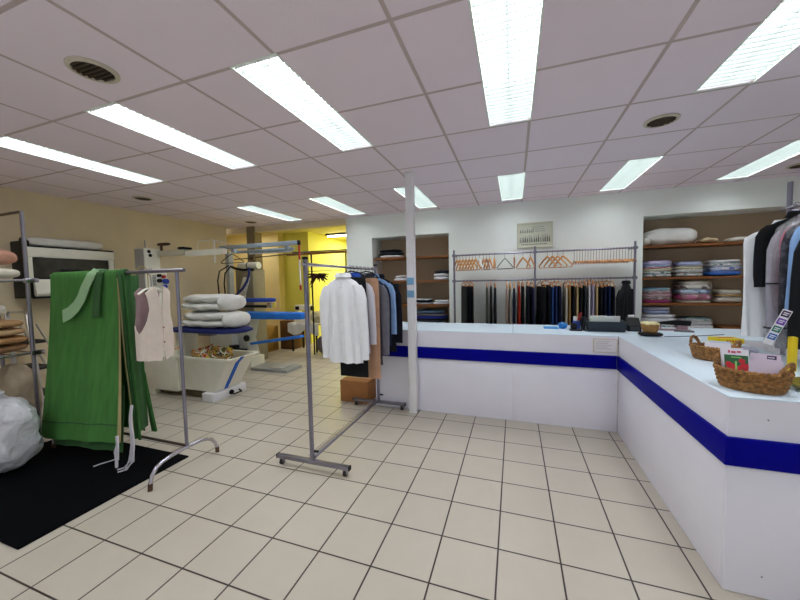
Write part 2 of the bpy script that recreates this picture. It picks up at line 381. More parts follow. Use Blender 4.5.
def rack_arch():
    y = 1.8
    t = thing('garment_rack', 'chrome garment rack with arched feet carrying the green curtain', 'clothes rack', (-3.1, y, 0))
    for x in (-2.4, -3.86):
        obj('post', MB().tube([(x, y, .175), (x, y, 1.53)], .0125, 10), M_rail, t)
        pts = [(x, y-.285, .0), (x, y-.28, .05), (x, y-.265, .1), (x, y-.235, .14), (x, y-.19, .16), (x, y-.12, .17), (x, y, .175), (x, y+.12, .17), (x, y+.18, .155), (x, y+.22, .13), (x, y+.25, .09), (x, y+.265, .045), (x, y+.267, .0)]
        if x < -3: pts = [(p[0], y+(p[1]-y)*(.46 if p[1] < y else .45), max(p[2], .0145)) for p in pts]
        f = obj('arched_foot', MB().tube(pts, .0135, 10), M_chrome, t)
        obj('foot_tip', MB().tube([pts[0], pts[1]], .0155, 10).tube([pts[-1], pts[-2]], .0155, 10), M_rust, f)
    obj('hanging_rail', MB().tube([(-3.98, y, 1.54), (-2.325, y, 1.54)], .014, 12), M_rail, t)
    obj('lower_bar', MB().tube([(-3.86, y, .185), (-2.4, y, .185)], .011, 10), mat('dark_bar', '#5a4a44', .4, .7), t)
rack_arch()
def rack_wall():
    y = 4.95
    t = thing('wall_garment_rack', 'two tier steel clothes rack along the back wall', 'clothes rack', (.3, y, 0))
    for x in (-.85, .273, 1.45):
        obj('post', MB().tube([(x, y, 0), (x, y, 1.87)], .014, 10), M_rail, t)
        a = MB()
        for z in (1.41, 1.79): a.box(x-.022, y-.022, z-.022, x+.022, y+.022, z+.022, .006).cyl((x, y-.045, z), .009, .03, 'y', 8)
        obj('clamp', a, M_rail, t)
        a = MB()
        for z in (1.41, 1.79): a.cyl((x, y+.02, z), .009, BY-y-.02, 'y', 8)
        obj('wall_arm', a, M_rail, t)
    for z in (1.41, 1.79): obj('rail', MB().tube([(-.88, y, z), (1.48, y, z)], .0115, 10), M_rail, t)
rack_wall()
# ------------------------------------------------------------------ hangers
def hook(mb, x, y, zr, rr, drop, tw=0., sx=0., sy=0.):
    """wire hook over a rail of radius rr at (x,y,zr); the rail runs along X when tw=0"""
    r = rr+.006; pts = []
    for i in range(9):
        a = math.radians(-30+i*(225/8)); pts.append((0, -r*math.cos(a)*-1, r*math.sin(a)))
    pts += [(0, -r*.8, -r*1.1), (0, -r*.2, -r*1.6), (0, 0, -r*2.1), (sx, sy, -drop)]
    c, s = math.cos(tw), math.sin(tw)
    mb.tube([(x+p[0]*c-p[1]*s, y+p[0]*s+p[1]*c, zr+p[2]) for p in pts], .0028, 6); return mb
def hanger(name, x, y, zr, rr, rz, mats, label, group, wdt=.175, wire=False, drop=.07, bar=True, sl=.13):
    """a coat hanger; its own plane lies along Y when rz = 0 (rail along X)"""
    t = thing(name, label, 'hanger', (x, y, zr), group); z = zr-drop
    h = hook(MB(), x, y, zr, rr, drop+.005); obj('hook', h, M_steel, t)
    def P(u, dz): return (x-u*math.sin(rz), y+u*math.cos(rz), z+dz)
    pts = [P(-wdt, -sl), P(-wdt*.8, -sl*.78), P(-wdt*.4, -sl*.34), P(0, 0), P(wdt*.4, -sl*.34), P(wdt*.8, -sl*.78), P(wdt, -sl)]
    r = .0035 if wire else [.008, .010, .012, .013, .012, .010, .008]
    if wire:
        pts += [P(wdt*.97, -sl-.017), P(0, -sl-.018), P(-wdt*.97, -sl-.017)]
        obj('hanger_frame', MB().tube(pts, .006, 6, True), mats, t)
    else:
        obj('shoulder_bar', MB().tube(pts, r, 8), mats, t)
        if bar: obj('trouser_bar', MB().tube([P(-wdt*.93, -sl+.004), P(-wdt*.9, -sl-.02), P(0, -sl-.023), P(wdt*.9, -sl-.02), P(wdt*.93, -sl+.004)], .0055, 6), mats, t)
    return t
M_wood2 = mat('hanger_wood_dark', '#9a6232', .45, var=.2); M_whiteplastic = mat('white_plastic', '#e9e9ea', .4); M_greenblack = mat('dark_green_plastic', '#1d2a26', .4)
def backhangers():
    y, z, rr = 4.95, 1.79, .0115
    L = [(-.806, .5), (-.763, .5), (-.718, .5), (-.672, .5), (-.625, .5)]
    for i, (x, r) in enumerate(L): hanger('wooden_hanger', x, y, z, rr, r, M_wood, '%s wooden hanger from the left end of the top back rail' % ORD[i+1], 'wooden hangers at the left end of the top rail')
    for i, (x, r) in enumerate([(-.58, .5), (-.535, .5)]): hanger('wooden_hanger', x, y, z, rr, r, M_wood, '%s of two wooden hangers left of the white plastic hanger' % ('left', 'right')[i], 'wooden hangers at the left end of the top rail')
    hanger('plastic_hanger', -.478, y, z, rr, .3, M_whiteplastic, 'only white plastic hanger on the top back rail', None, .2)
    for i, (x, r) in enumerate([(-.42, .3), (-.378, .3), (-.336, .3)]): hanger('wooden_hanger', x, y, z, rr, r, M_wood2 if i == 1 else M_wood, '%s of three wooden hangers right of the white plastic hanger' % ('left', 'middle', 'right')[i], 'three wooden hangers in the left bay')
    hanger('wooden_hanger', -.268, y, z, rr, .0, M_wood, 'lone edge-on wooden hanger left of the dark wire hanger', None)
    hanger('wire_hanger', -.125, y, z, rr, 1.2, M_greenblack, 'dark hanger seen broadside in the left bay of the top rail', None, .12, True)
    hanger('wooden_hanger', .002, y, z, rr, .0, M_wood2, 'edge-on wooden hanger just right of the dark broadside hanger', None)
    hanger('wooden_hanger', .118, y, z, rr, .6, M_wood, 'wooden hanger seen as a triangle just left of the middle post', None, .16)
    hanger('wooden_hanger', .215, y, z, rr, .25, M_wood, 'edge-on wooden hanger nearest the middle post', None)
    for i, (x, r) in enumerate([(.43, .62), (.495, .62), (.56, .62), (.625, .62)]): hanger('wooden_hanger', x, y, z, rr, r, M_wood, '%s of four angled wooden hangers right of the middle post' % ORD[i+1], 'angled wooden hangers in the right bay', .17)
    for i in range(21): hanger('wooden_hanger', 1.41-i*.0325, y, z, rr, -.03-.0015*i, M_wood if i % 4 else M_wood2, '%s wooden hanger from the right end of the top back rail' % ORD[i+1], 'packed wooden hangers in the right bay', .2, False, .15, False, .028)
backhangers()
# ------------------------------------------------------------------ garments
def ringpts(c, a, b, n, e=2.6, fold=0., ph=0., nf=5, rz=0.):
    out = []
    for k in range(n):
        t = 2*PI*k/n; ct, st = math.cos(t), math.sin(t)
        x = a*math.copysign(abs(ct)**(2/e), ct); y = b*math.copysign(abs(st)**(2/e), st)
        f = 1+fold*math.sin(nf*t+ph); y *= f
        x *= 1+fold*.15*math.sin(3*t+ph)
        cr, sr = math.cos(rz), math.sin(rz)
        out.append((c[0]+x*cr-y*sr, c[1]+x*sr+y*cr, c[2]))
    return out
def shirt(name, label, cat, x, y, zr, rr, rz, m, L=.8, W=.22, D=.05, mcollar=None, sleeve=True, group=None, seed=0, drop=.09, buttons=True, railY=False, open_front=None, nosl=.6, dx=0., straight=False):
    """upper garment on a hanger: width along local X (rotated rz); hangs from rail at (x,y,zr)"""
    x += dx; zt = zr-drop; t = thing(name, label, cat, (x, y, zt-L), group); Rm = Matrix.Translation((x, y, 0)) @ Matrix.Rotation(rz, 4, 'Z')
    rg = random.Random(seed); ph = rg.uniform(0, 6)
    rows = [(0, .96, .9, .5), (.04, .95, .9, .46), (.1, .93, .9, .42), (.18, .91, .9, .36), (.25, .9, .9, .34), (.35, .88, .92, .3), (.45, .87, .95, .28), (.55, .87, .97, .24), (.62, .88, 1., .2), (.72, .9, 1., .15), (.8, .94, 1., .1), (.86, .97, .9, .05), (.9, .92, .8, .0), (.94, .74, .7, 0), (.97, .5, .65, 0), (.99, .36, .7, 0), (1., .3, .7, 0)]
    rings = []
    for f, a, b, fo in rows:
        if straight and f < .87: a = .95
        rings.append(ringpts((0, 0, zt-L+L*f), W*a, D*b, 56, 2.4, fo, ph+f*2.2, 9))
    body = obj('body', MB().loft(rings).xform(Rm), m, t, 60)
    if sleeve:
        for sgn in (-1, 1):
            rs = []
            for f, wx, ra, rb in ((0, .80, .05, .042), (.06, .93, .06, .045), (.18, 1.03, .066, .05), (.4, 1.08, .06, .046), (.6, 1.1, .056, .042), (.82, 1.12, .05, .04), (.95, 1.12, .046, .036), (1., 1.12, .048, .038)):
                rs.append(ringpts((sgn*W*wx, -.012*math.sin(f*3+seed), zt-L*.1-f*L*.78*nosl/.6), ra*W/.22, rb*D/.05, 14, 2.2, .12, ph+f*8, 3))
            obj('sleeve', MB().loft(rs).xform(Rm), m, t, 60)
    c = MB()
    q = min(1., D/.045); cr = [ringpts((0, 0, zt-.012), .072, .036*q, 20, 2.2), ringpts((0, .002, zt+.03), .062, .034*q, 20, 2.2), ringpts((0, .002, zt+.034), .066, .038*q, 20, 2.2), ringpts((0, -.002, zt-.005), .088, .05*q, 20, 2.2)]
    c.loft(cr, False)
    obj('collar', c.xform(Rm), mcollar or m, t, 60)
    if buttons:
        pl = MB().box(-.014, -D*1.02-.002, zt-L*.9, .014, -D*.86, zt-.05, .001); obj('placket', pl.xform(Rm), m, body, 30)
        b = MB()
        for k in range(6): b.cyl((0, -D*1.02-.004, zt-.1-k*L*.13), .005, .003, 'y', 8)
        obj('buttons', b.xform(Rm), mat('button', '#cfcfd8', .3), body)
    h = hook(MB(), 0, 0, zr, rr, drop+.01, 0, 0, -dx)
    obj('hook', h.xform(Matrix.Translation((x-dx, y, 0)) @ Matrix.Rotation(rz+PI/2, 4, 'Z')), M_steel, t)
    hb = MB().tube([(-W*.85, 0, zt-.075), (-W*.4, 0, zt-.02), (0, 0, zt+.012), (W*.4, 0, zt-.02), (W*.85, 0, zt-.075)], .007, 6)
    obj('hanger_bar', hb.xform(Rm), M_black, t)
    return t
def trousers(name, label, x, y, zr, rr, rz, m, L=.62, W=.15, D=.022, group=None, seed=0, drop=.1, barmat=None, cat='trousers', taper=1., dx=0.):
    """folded trousers over a hanger bar; folded width along local X"""
    x += dx; zt = zr-drop; t = thing(name, label, cat, (x, y, zt-L), group); Rm = Matrix.Translation((x, y, 0)) @ Matrix.Rotation(rz, 4, 'Z')
    rg = random.Random(seed); ph = rg.uniform(0, 6); rings = []
    for f in (0, .15, .35, .55, .75, .9, .96, 1.):
        k = 1-(1-f)*(1-taper); e = .6 if f == 1 else 1
        rings.append(ringpts((rg.uniform(-.004, .004), 0, zt-L+L*f), W*k*(.97 if f < 1 else .9), D*e*(1.15-.3*f), 28, 3., .22*(1-f)+.04, ph+f, 5))
    obj('legs', MB().loft(rings).xform(Rm), m, t, 60)
    obj('hook', hook(MB(), 0, 0, zr, rr, drop-.03, 0, 0, -dx).xform(Matrix.Translation((x-dx, y, 0)) @ Matrix.Rotation(rz+PI/2, 4, 'Z')), M_steel, t)
    hb = MB().tube([(-W*.98, 0, zt+.004), (-W*.5, 0, zt+.05), (0, 0, drop*.3+zt+.035), (W*.5, 0, zt+.05), (W*.98, 0, zt+.004)], .007, 6).tube([(-W*1.02, 0, zt+.0), (W*1.02, 0, zt+.0)], .007, 6)
    obj('hanger', hb.xform(Rm), barmat or M_wood, t)
    return t
C = {k: cloth('cloth_'+k, v, .03 if k in ('white', 'pale') else .1, .2) for k, v in dict(black='#17171b', ink='#10131f', navy='#151d38', midnight='#1c2c58', denim='#2b4a86', greygreen='#4d5348', charcoal='#2c2d33', grey='#6d6b75', rosebeige='#b39a8c', greybeige='#9c9488',
    red='#b0301c', beige='#bda57c', sand='#c9ad80', ochre='#9a7a48', lilac='#b0a6be', pale='#d8d4dc', white='#fafaff', lightblue='#8fb0e0', tan='#c2977a', stone='#c8beae', pink='#c8788e', silver='#aaa6b2').items()}
def backgarments():
    y, z, rr = 4.95, 1.41, .0115; g = 'garments on the lower back rail'
    spec = [(-.705, .35, 'black', 'leftmost black trousers on the lower back rail'), (-.655, .35, 'ink', 'second dark trousers on the lower back rail, against the leftmost pair'), (-.605, .3, 'black', 'third dark trousers on lower back rail, right of the black pair'),
     (-.375, .1, 'greygreen', 'grey-green trousers left of black pair in the left bay'), (-.318, .05, 'black', 'black trousers between grey-green and charcoal pairs in the left bay'), (-.262, .1, 'charcoal', 'charcoal trousers right of the black pair in the left bay'),
     (-.1, .05, 'rosebeige', 'rose-beige trousers left of the grey-beige pair'), (-.055, .05, 'greybeige', 'grey-beige trousers left of the navy garment'), (.0, .0, 'navy', 'navy garment just left of the red one'), (.062, .05, 'red', 'bright red garment on the lower back rail'), (.112, .05, 'black', 'black trousers just right of the red garment'),
     (.178, .05, 'ink', 'dark trousers left of the pair by the middle post'), (.228, .1, 'navy', 'navy trousers closest to the left of the middle post'),
     (.35, .25, 'black', 'black trousers first right of the middle post'), (.41, .25, 'ink', 'near-black trousers second right of the middle post'),
     (.478, .05, 'denim', 'blue garment left of two navy ones in right bay'), (.522, .05, 'midnight', 'dark blue garment middle of three in right bay'), (.57, .05, 'navy', 'navy garment right of the dark blue pair in right bay'),
     (.652, .0, 'stone', 'pale stone trousers first of the beige run in right bay'), (.69, .0, 'ochre', 'ochre trousers beside the pale stone ones'), (.737, .0, 'black', 'black trousers between the ochre and sand pairs'), (.778, .0, 'sand', 'sand trousers between two black garments'),
     (.825, .0, 'black', 'black garment right of the sand trousers'), (.872, .0, 'charcoal', 'charcoal garment left of the pale printed one'), (.915, .0, 'pale', 'pale patterned garment above the red pen'), (.957, .0, 'lilac', 'pale violet-grey trousers beside the beige pair'), (1.002, .0, 'beige', 'beige trousers left of the run of dark suits'),
     (1.052, .0, 'ink', 'first dark suit garment right of the beige trousers'), (1.096, .0, 'navy', 'second dark suit garment right of the beige trousers'), (1.14, .0, 'midnight', 'third dark suit garment right of the beige trousers'), (1.186, .0, 'ink', 'fourth dark suit garment right of the beige trousers')]
    for i, (x, r, c, lab) in enumerate(spec):
        trousers('hanging_trousers', lab, x, y, z, rr, PI/2+r, C[c], .68+R.uniform(-.03, .05), .19, .016, g, i, .085+R.uniform(-.012, .03), cat='garment')
    shirt('hanging_jacket', 'black jacket at the right end of the lower back rail', 'jacket', 1.358, y, z, rr, PI/2-.5, C['black'], .78, .2, .045, None, True, g, 3, .07, False)
backgarments()
def rackclothes():
    x, zr, rr = -1.455, 1.562, .0125; g = 'clothes on the wheeled rack'
    T = lambda *a, **k: trousers(*a, **k)
    shirt('hanging_shirt', 'white long sleeved shirt at the front of the wheeled rack', 'shirt', x, 2.68, zr, rr, .0, C['white'], .79, .177, .05, None, True, g, 1, .085, True, nosl=.66, dx=-.025)
    T('hanging_trousers', 'black trousers showing below the front white shirt', x, 2.768, zr, rr, .0, C['black'], .93, .15, .014, g, 41, .1, M_black, dx=.02)
    shirt('hanging_shirt', 'white shirt with blue inner collar, second on the wheeled rack', 'shirt', x, 2.835, zr, rr, .0, C['pale'], .74, .165, .026, cloth('blue_collar', '#2d55b8'), True, g, 2, .08, True, dx=.0)
    T('hanging_trousers', 'tan trousers hanging longest beside the white shirts', x, 2.915, zr, rr, .0, C['tan'], .98, .13, .018, g, 43, .1, M_black, dx=.1)
    shirt('hanging_jacket', 'grey suit jacket on the wheeled rack right of tan trousers', 'jacket', x, 3.0, zr, rr, .0, C['grey'], .88, .185, .028, C['charcoal'], True, g, 5, .085, False, dx=.05)
    shirt('hanging_jacket', 'navy jacket on the wheeled rack before the light blue shirt', 'jacket', x, 3.09, zr, rr, .0, C['navy'], .8, .19, .026, None, True, g, 6, .085, False, dx=.03)
    shirt('hanging_shirt', 'light blue shirt on the wheeled rack between navy jackets', 'shirt', x, 3.18, zr, rr, .0, C['lightblue'], .68, .195, .026, None, True, g, 7, .085, True, dx=.045)
    shirt('hanging_jacket', 'dark navy jacket last on the wheeled rack beside white post', 'jacket', x, 3.28, zr, rr, .0, C['ink'], .8, .2, .028, None, True, g, 8, .09, False, dx=.065)
rackclothes()
# cardboard box under the wheeled rack
t = thing('cardboard_box', 'brown cardboard box on the floor behind the wheeled rack', 'box', (-1.8, 3.6, 0))
M_card = mat('cardboard', '#a8713f', .8, var=.08)
obj('body', MB().box(-1.98, 3.44, 0, -1.62, 3.76, .25, .003), M_card, t)
obj('flap', MB().box(-1.98, 3.44, .251, -1.62, 3.598, .256).box(-1.98, 3.602, .251, -1.62, 3.76, .256), M_card, t)
obj('tape', MB().box(-1.98, 3.578, .2565, -1.62, 3.622, .258), mat('tape', '#c09a62', .3), t)
# ------------------------------------------------------------------ green curtain
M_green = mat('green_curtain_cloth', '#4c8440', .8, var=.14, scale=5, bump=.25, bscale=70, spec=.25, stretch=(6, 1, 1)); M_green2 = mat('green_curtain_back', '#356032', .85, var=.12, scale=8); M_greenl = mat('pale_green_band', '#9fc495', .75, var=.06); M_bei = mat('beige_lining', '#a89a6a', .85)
def drape(x0, x1, yr, zr, rad, zf, zb, yf, yb, fold, nf, ph, flare=0., nu=60, th=.006, xs0=0., xs1=0., zf1=None, xsb=0.):
    LB = zr-zb
    def fn(u, v):
        LF = zr-(zf if zf1 is None else zf+(zf1-zf)*u)
        if v < .48: k = 1-v/.48; z = zr-LF*k; y = yr-rad-(yr-rad-yf)*k**1.3; am = fold*k**.8
        elif v > .52: k = (v-.52)/.48; z = zr-LB*k; y = yr+rad+(yb-yr-rad)*k**1.3; am = fold*k**.8
        else: a = PI*(1-(v-.48)/.04); k = 0; z = zr+rad*math.sin(a); y = yr+rad*math.cos(a); am = 0
        side = -1 if v < .5 else 1
        x = x0-xs0*k+(x1+(xs1 if side < 0 else xsb)*k-x0+xs0*k)*u
        wv = math.sin(u*nf*2*PI+ph+.6*k)+.5*math.sin(u*nf*4.3*PI+ph*2)+.35*noise.noise(Vector((u*7, v*5, ph)))
        return (x+.012*k*math.sin(u*nf*2*PI+ph+1), y+side*-1*0+am*wv, z)
    return fn
def curtain():
    t = thing('curtain', 'wide green curtain folded over the rail of the arched rack', 'curtain', (-3.4, 1.8, .05))
    zr, rad = 1.541, .024
    obj('front_drape', MB().sheet(drape(-3.94, -3.05, 1.8, zr, rad, .13, .16, 1.6, 1.93, .008, 2.5, .4, 0, 64, .006, -.03, .20, .235), 64, 60, .006), M_green, t, 70)
    hem = MB()
    fn = drape(-3.94, -3.05, 1.8, zr, rad, .13, .16, 1.6, 1.93, .008, 2.5, .4, 0, 64, .006, -.03, .20, .235)
    def inner(u, v):
        p = fn(.14+u*.83, .0+(1-v)*.18); return (p[0]+.02, p[1]+.035, p[2]-.06-.03*u)
    obj('inner_hem', MB().sheet(inner, 40, 10, .005), M_green2, t, 70)
    def stitch(u, v):
        p = fn(u, .045+v*.004); return (p[0], p[1]-.0045, p[2])
    obj('hem_stitching', MB().sheet(stitch, 60, 1, .002), M_green2, t, 70)
    def edge(u, v):
        p = fn(1., .44*(1-v)); return (p[0]+.004+u*.006, p[1]+u*.022*v, p[2])
    obj('beige_edging', MB().sheet(edge, 2, 50, .004), M_bei, t, 70)
    # pale band thrown over the rail, two tails
    def band(pts, w):
        n = len(pts)-1
        def f(u, v):
            q = v*n; i = min(int(q), n-1); k = q-i; k2 = k*k*(3-2*k); a = Vector(pts[i]).lerp(Vector(pts[i+1]), k)
            d = (Vector(pts[i+1])-Vector(pts[i])).normalized(); s = Vector((1, 0, 0))-d*d.x; s.normalize()
            return a+s*(u-.5)*w
        return f
    b = MB().sheet(band([(-3.29, 1.86, 1.3), (-3.29, 1.85, 1.5), (-3.30, 1.82, 1.576), (-3.31, 1.79, 1.576), (-3.33, 1.757, 1.53), (-3.37, 1.735, 1.44), (-3.41, 1.72, 1.34), (-3.46, 1.708, 1.27), (-3.54, 1.70, 1.215), (-3.63, 1.695, 1.185)], .11), 4, 40, .005)
    obj('tie_band', b, M_greenl, t, 70)
    b = MB().sheet(band([(-3.23, 1.80, 1.574), (-3.23, 1.764, 1.545), (-3.235, 1.745, 1.45), (-3.24, 1.732, 1.33), (-3.23, 1.718, 1.25), (-3.22, 1.708, 1.18)], .085), 4, 30, .005)
    obj('tie_band', b, MATS['green_curtain_back'], t, 70)
    return t
curtain()
t = thing('curtain', 'narrow green curtain bunched on the rail right of the wide one', 'curtain', (-2.95, 1.8, .1))
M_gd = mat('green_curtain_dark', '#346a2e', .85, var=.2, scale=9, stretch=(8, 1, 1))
obj('drape', MB().sheet(drape(-3.03, -2.96, 1.8, 1.541, .024, .2, .17, 1.745, 1.93, .006, 1.5, 2., 0, 30, .008, -.1, .14, None, .0), 30, 60, .01), M_gd, t, 70)
obj('side_fold', MB().sheet(lambda u, v: (-2.972+.003*math.sin(u*14)+(1-v)*(.10-.10*u), 1.74+u*.15, .235+v*1.285), 24, 30, .008), M_green2, t, 70)
obj('beige_edging', MB().sheet(lambda u, v: (-3.01+u*.012+.12*(1-v)+.006*math.sin(v*9), 1.725+.03*v, .23+v*1.27), 2, 30, .004), M_bei, t, 70)
M_ties = cloth('white_ties', '#d9d5dc', .05)
a = MB().sheet(lambda u, v: (-2.80+(u-.5)*(.045-.02*v)+.01*math.sin(v*7)-.03*v, 1.655+.035*v, .14+v*.36), 4, 24, .008)
for q in range(4): a.tube([(-2.815+q*.012, 1.655, .15), (-2.83+q*.018, 1.65, .08), (-2.85+q*.02-.03*(q % 2), 1.64-.01*q, .024), (-2.88+q*.02-.03*(q % 2), 1.61-.01*q, .019)], .005, 6)
obj('white_ties', a, M_ties, t, 70)
a = MB().tube([(-2.84, 1.585, .3), (-2.83, 1.58, .24), (-2.85, 1.575, .18), (-2.835, 1.57, .12), (-2.85, 1.575, .06)], .01, 6).tube([(-2.83, 1.583, .3), (-2.82, 1.575, .22), (-2.83, 1.575, .12)], .008, 6)
solo('fabric_tie', a, M_ties, 'small white knotted tie at the lower corner of the green curtain', 'tie')
# white cord on the mat
solo('white_cord', MB().tube([(-3.13, 1.575, .018), (-3.12, 1.62, .018), (-3.09, 1.68, .018), (-3.08, 1.72, .018)], .0045, 6), M_ties, 'thin white cord lying on the black mat', 'cord')
# ------------------------------------------------------------------ vest
def vest():
    x, y, zr = -2.685, 1.8, 1.54
    t = thing('vest', 'cream sleeveless waistcoat with two buttons hanging on the arched rack', 'waistcoat', (x, y, .85))
    Mv = cloth('cream_vest', '#e8d8cc', .05); Ml = cloth('vest_lining', '#a98f95', .08)
    Rm = Matrix.Translation((x, y, 0)) @ Matrix.Rotation(1.8, 4, 'Z')
    K = .68
    def bend(s): return lambda a, b, q: (a*K, s*(.07*math.sqrt(max(0, 1-(a/.25)**2)))+.004*math.sin(b*23)+(.004 if q else -.004), b)
    zt = 1.415
    F = [(-.19, .86), (-.19, 1.0), (-.185, 1.12), (-.155, 1.17), (-.135, 1.25), (-.15, 1.33), (-.165, 1.375), (-.1, zt-.005), (-.055, zt+.01), (-.03, 1.36), (-.012, 1.29), (.008, 1.22), (.012, 1.05), (.012, .93), (-.03, .84), (-.1, .853)]
    obj('front_panel', MB().prism(F, bend(-1)).xform(Rm), Mv, t, 30)
    G = [(-a, b) for a, b in F][::-1]; G = [(max(a, .004) if a < .02 else a, b) for a, b in G]
    obj('front_panel', MB().prism(G, bend(-1)).xform(Matrix.Translation((.004, 0, 0)) @ Rm), Mv, t, 30)
    Bk = [(-.19, .89), (-.185, 1.12), (-.155, 1.2), (-.15, 1.33), (-.165, 1.375), (-.08, zt), (-.04, 1.405), (.04, 1.405), (.08, zt), (.165, 1.375), (.15, 1.33), (.155, 1.2), (.185, 1.12), (.19, .89), (.0, .87)]
    obj('back_lining', MB().prism(Bk, bend(.7)).xform(Rm), Ml, t, 30)
    for sg in (-1, 1):
        obj('side_panel', MB().sheet(lambda u, v: (sg*(.19*K+.012*math.sin(PI*u)), -.048+.082*u, .865+(.265-.06*math.sin(PI*u))*v), 8, 10, .006).xform(Rm), Mv, t, 60)
    obj('neck_label', MB().box(-.024, .03, 1.345, .02, .034, 1.395).xform(Rm), M_black, t)
    b = MB()
    for z in (1.1, .985): b.cyl((.004, -.083, z), .007, .004, 'y', 10)
    obj('button', b.xform(Rm), M_wood2, t)
    b = MB().tube([(.14, -.05, .9), (.17, -.05, .895), (.2, -.04, .905)], .006, 6); obj('side_tab', b.xform(Rm), M_wood2, t)
    obj('hook', hook(MB(), x, y, zr, .014, .13), M_steel, t)
    obj('hanger_bar', MB().tube([(-.12, 0, 1.365), (-.06, 0, 1.4), (0, 0, 1.415), (.06, 0, 1.4), (.12, 0, 1.365)], .008, 6).xform(Rm), M_cream, t)
vest()
# dark brush hanging beside the vest
t = thing('brush', 'dark bristle brush hanging between the curtain and the vest', 'brush', (-2.84, 1.86, 1.1))
obj('bristles', MB().soft((-2.81, 1.86, 1.19), (.028, .03, .07), 3, 6, .006, 30), mat('bristle', '#14120f', .95), t)
obj('handle', MB().tube([(-2.81, 1.86, 1.25), (-2.81, 1.86, 1.33)], .008, 8).tube(arc((-2.81, 1.82, 1.545), .04, PI, 0, 8, 1, 2)+[(-2.81, 1.86, 1.45), (-2.81, 1.86, 1.33)], .003, 6), mat('gold_handle', '#b89a4a', .4), t)
# ------------------------------------------------------------------ shelving rack at far left
def shelfrack():
    t = thing('storage_rack', 'open chrome shelf rack at the left edge with fabric on it', 'rack', (-4.45, 1.2, 0))
    xa, xb, ya, yb = -4.125, -4.65, .7, 1.7
    for x in (xa, xb):
        for y in (ya, yb): obj('post', MB().tube([(x, y, 0), (x, y, 2.11)], .015, 10), M_steel, t)
    for z in (.845, 1.5):
        a = MB()
        for x in (xa, xb): a.tube([(x, ya, z), (x, yb+.07, z)], .011, 8)
        for k in range(9): y = ya+.06+k*.115; a.tube([(xa, y, z+.006), (xb, y, z+.006)], .005, 6)
        for y in (ya, yb): a.tube([(xa, y, z), (xb, y, z)], .009, 8)
        obj('wire_shelf', a, M_chrome, t)
    a = MB()
    for y in (ya, yb): a.tube([(xa, y, 2.11), (xb, y, 2.11)], .013, 8)
    obj('top_rail', a, mat('brown_rail', '#6a5a48', .4, .6), t)
    for z in (1.5, .845): obj('clamp', MB().box(xa-.02, yb-.02, z-.02, xa+.02, yb+.07, z+.02, .005), M_chrome, t)
shelfrack()
solo('rolled_towel', MB().soft((-4.385, 1.44, 1.567), (.2, .3, .052), 3, 10, .006, 6, 3), cloth('cream_towel', '#d8d2c2', .05), 'cream rolled towel on the top shelf of the left rack', 'towel')
solo('folded_cloth', MB().soft((-4.42, 1.46, 1.71), (.16, .28, .078), 3, 10, .02, 7, 5), cloth('salmon_cloth', '#b98a76', .15), 'salmon folded cloth lying on the cream towel', 'cloth')
for k, (h, c, lab, q) in enumerate([(.03, '#8f6a4a', 'brown folded blanket at the bottom of the left rack pile', .0), (.032, '#b08458', 'tan folded blanket second in the left rack pile', .02), (.03, '#c2a078', 'sandy folded blanket third in the left rack pile', -.01), (.034, '#b58e62', 'tan folded blanket topmost in the left rack pile', .0)]):
    z = .862+.0735*k+.034
    solo('folded_blanket', MB().soft((-4.385, 1.44+q, z), (.22, .3-.02*(k % 2), .034), 3.4, 10, .008, 7, k*3.), cloth('blanket_%d' % k, c, .12), lab, 'blanket', 'folded blankets on the left rack')
solo('plastic_bag', MB().soft((-4.385, 1.38, 1.237), (.19, .25, .07), 2.6, 10, .03, 8, 9), mat('milky_plastic', '#d6d0c8', .3, var=.06, bump=.6, bscale=20), 'crumpled clear plastic bag on top of the folded blankets', 'bag')
# ------------------------------------------------------------------ sacks
M_sack = mat('white_sack_plastic', '#d6d3da', .28, var=.1, scale=10, bump=1., bscale=34)
M_sack = MATS['white_sack_plastic']
t = thing('sack', 'bulging white plastic sack on the mat beside the green curtain', 'sack', (-4.02, 1.33, .012))
obj('bag', MB().soft((-3.86, 1.3, .295), (.31, .225, .28), 3.4, 34, .03, 8, 2.), M_sack, t, 80)
obj('tied_neck', MB().soft((-3.93, 1.3, .60), (.13, .12, .035), 2.2, 14, .03, 14, 4.), M_sack, t, 80)
solo('sack', MB().soft((-3.75, .84, .12), (.16, .12, .10), 2.6, 18, .03, 9, 11.), mat('grey_sack_plastic', '#a8a29c', .45, var=.1, bump=.6, bscale=14), 'grey sack on the mat at the lower left edge', 'sack', smooth=80)
solo('sack', MB().soft((-4.40, 1.68, .37), (.17, .13, .36), 2.8, 20, .04, 6, 5.), cloth('beige_sack', '#b6a58e', .1), 'beige cloth sack standing behind the white sack under the rack', 'sack', smooth=80)
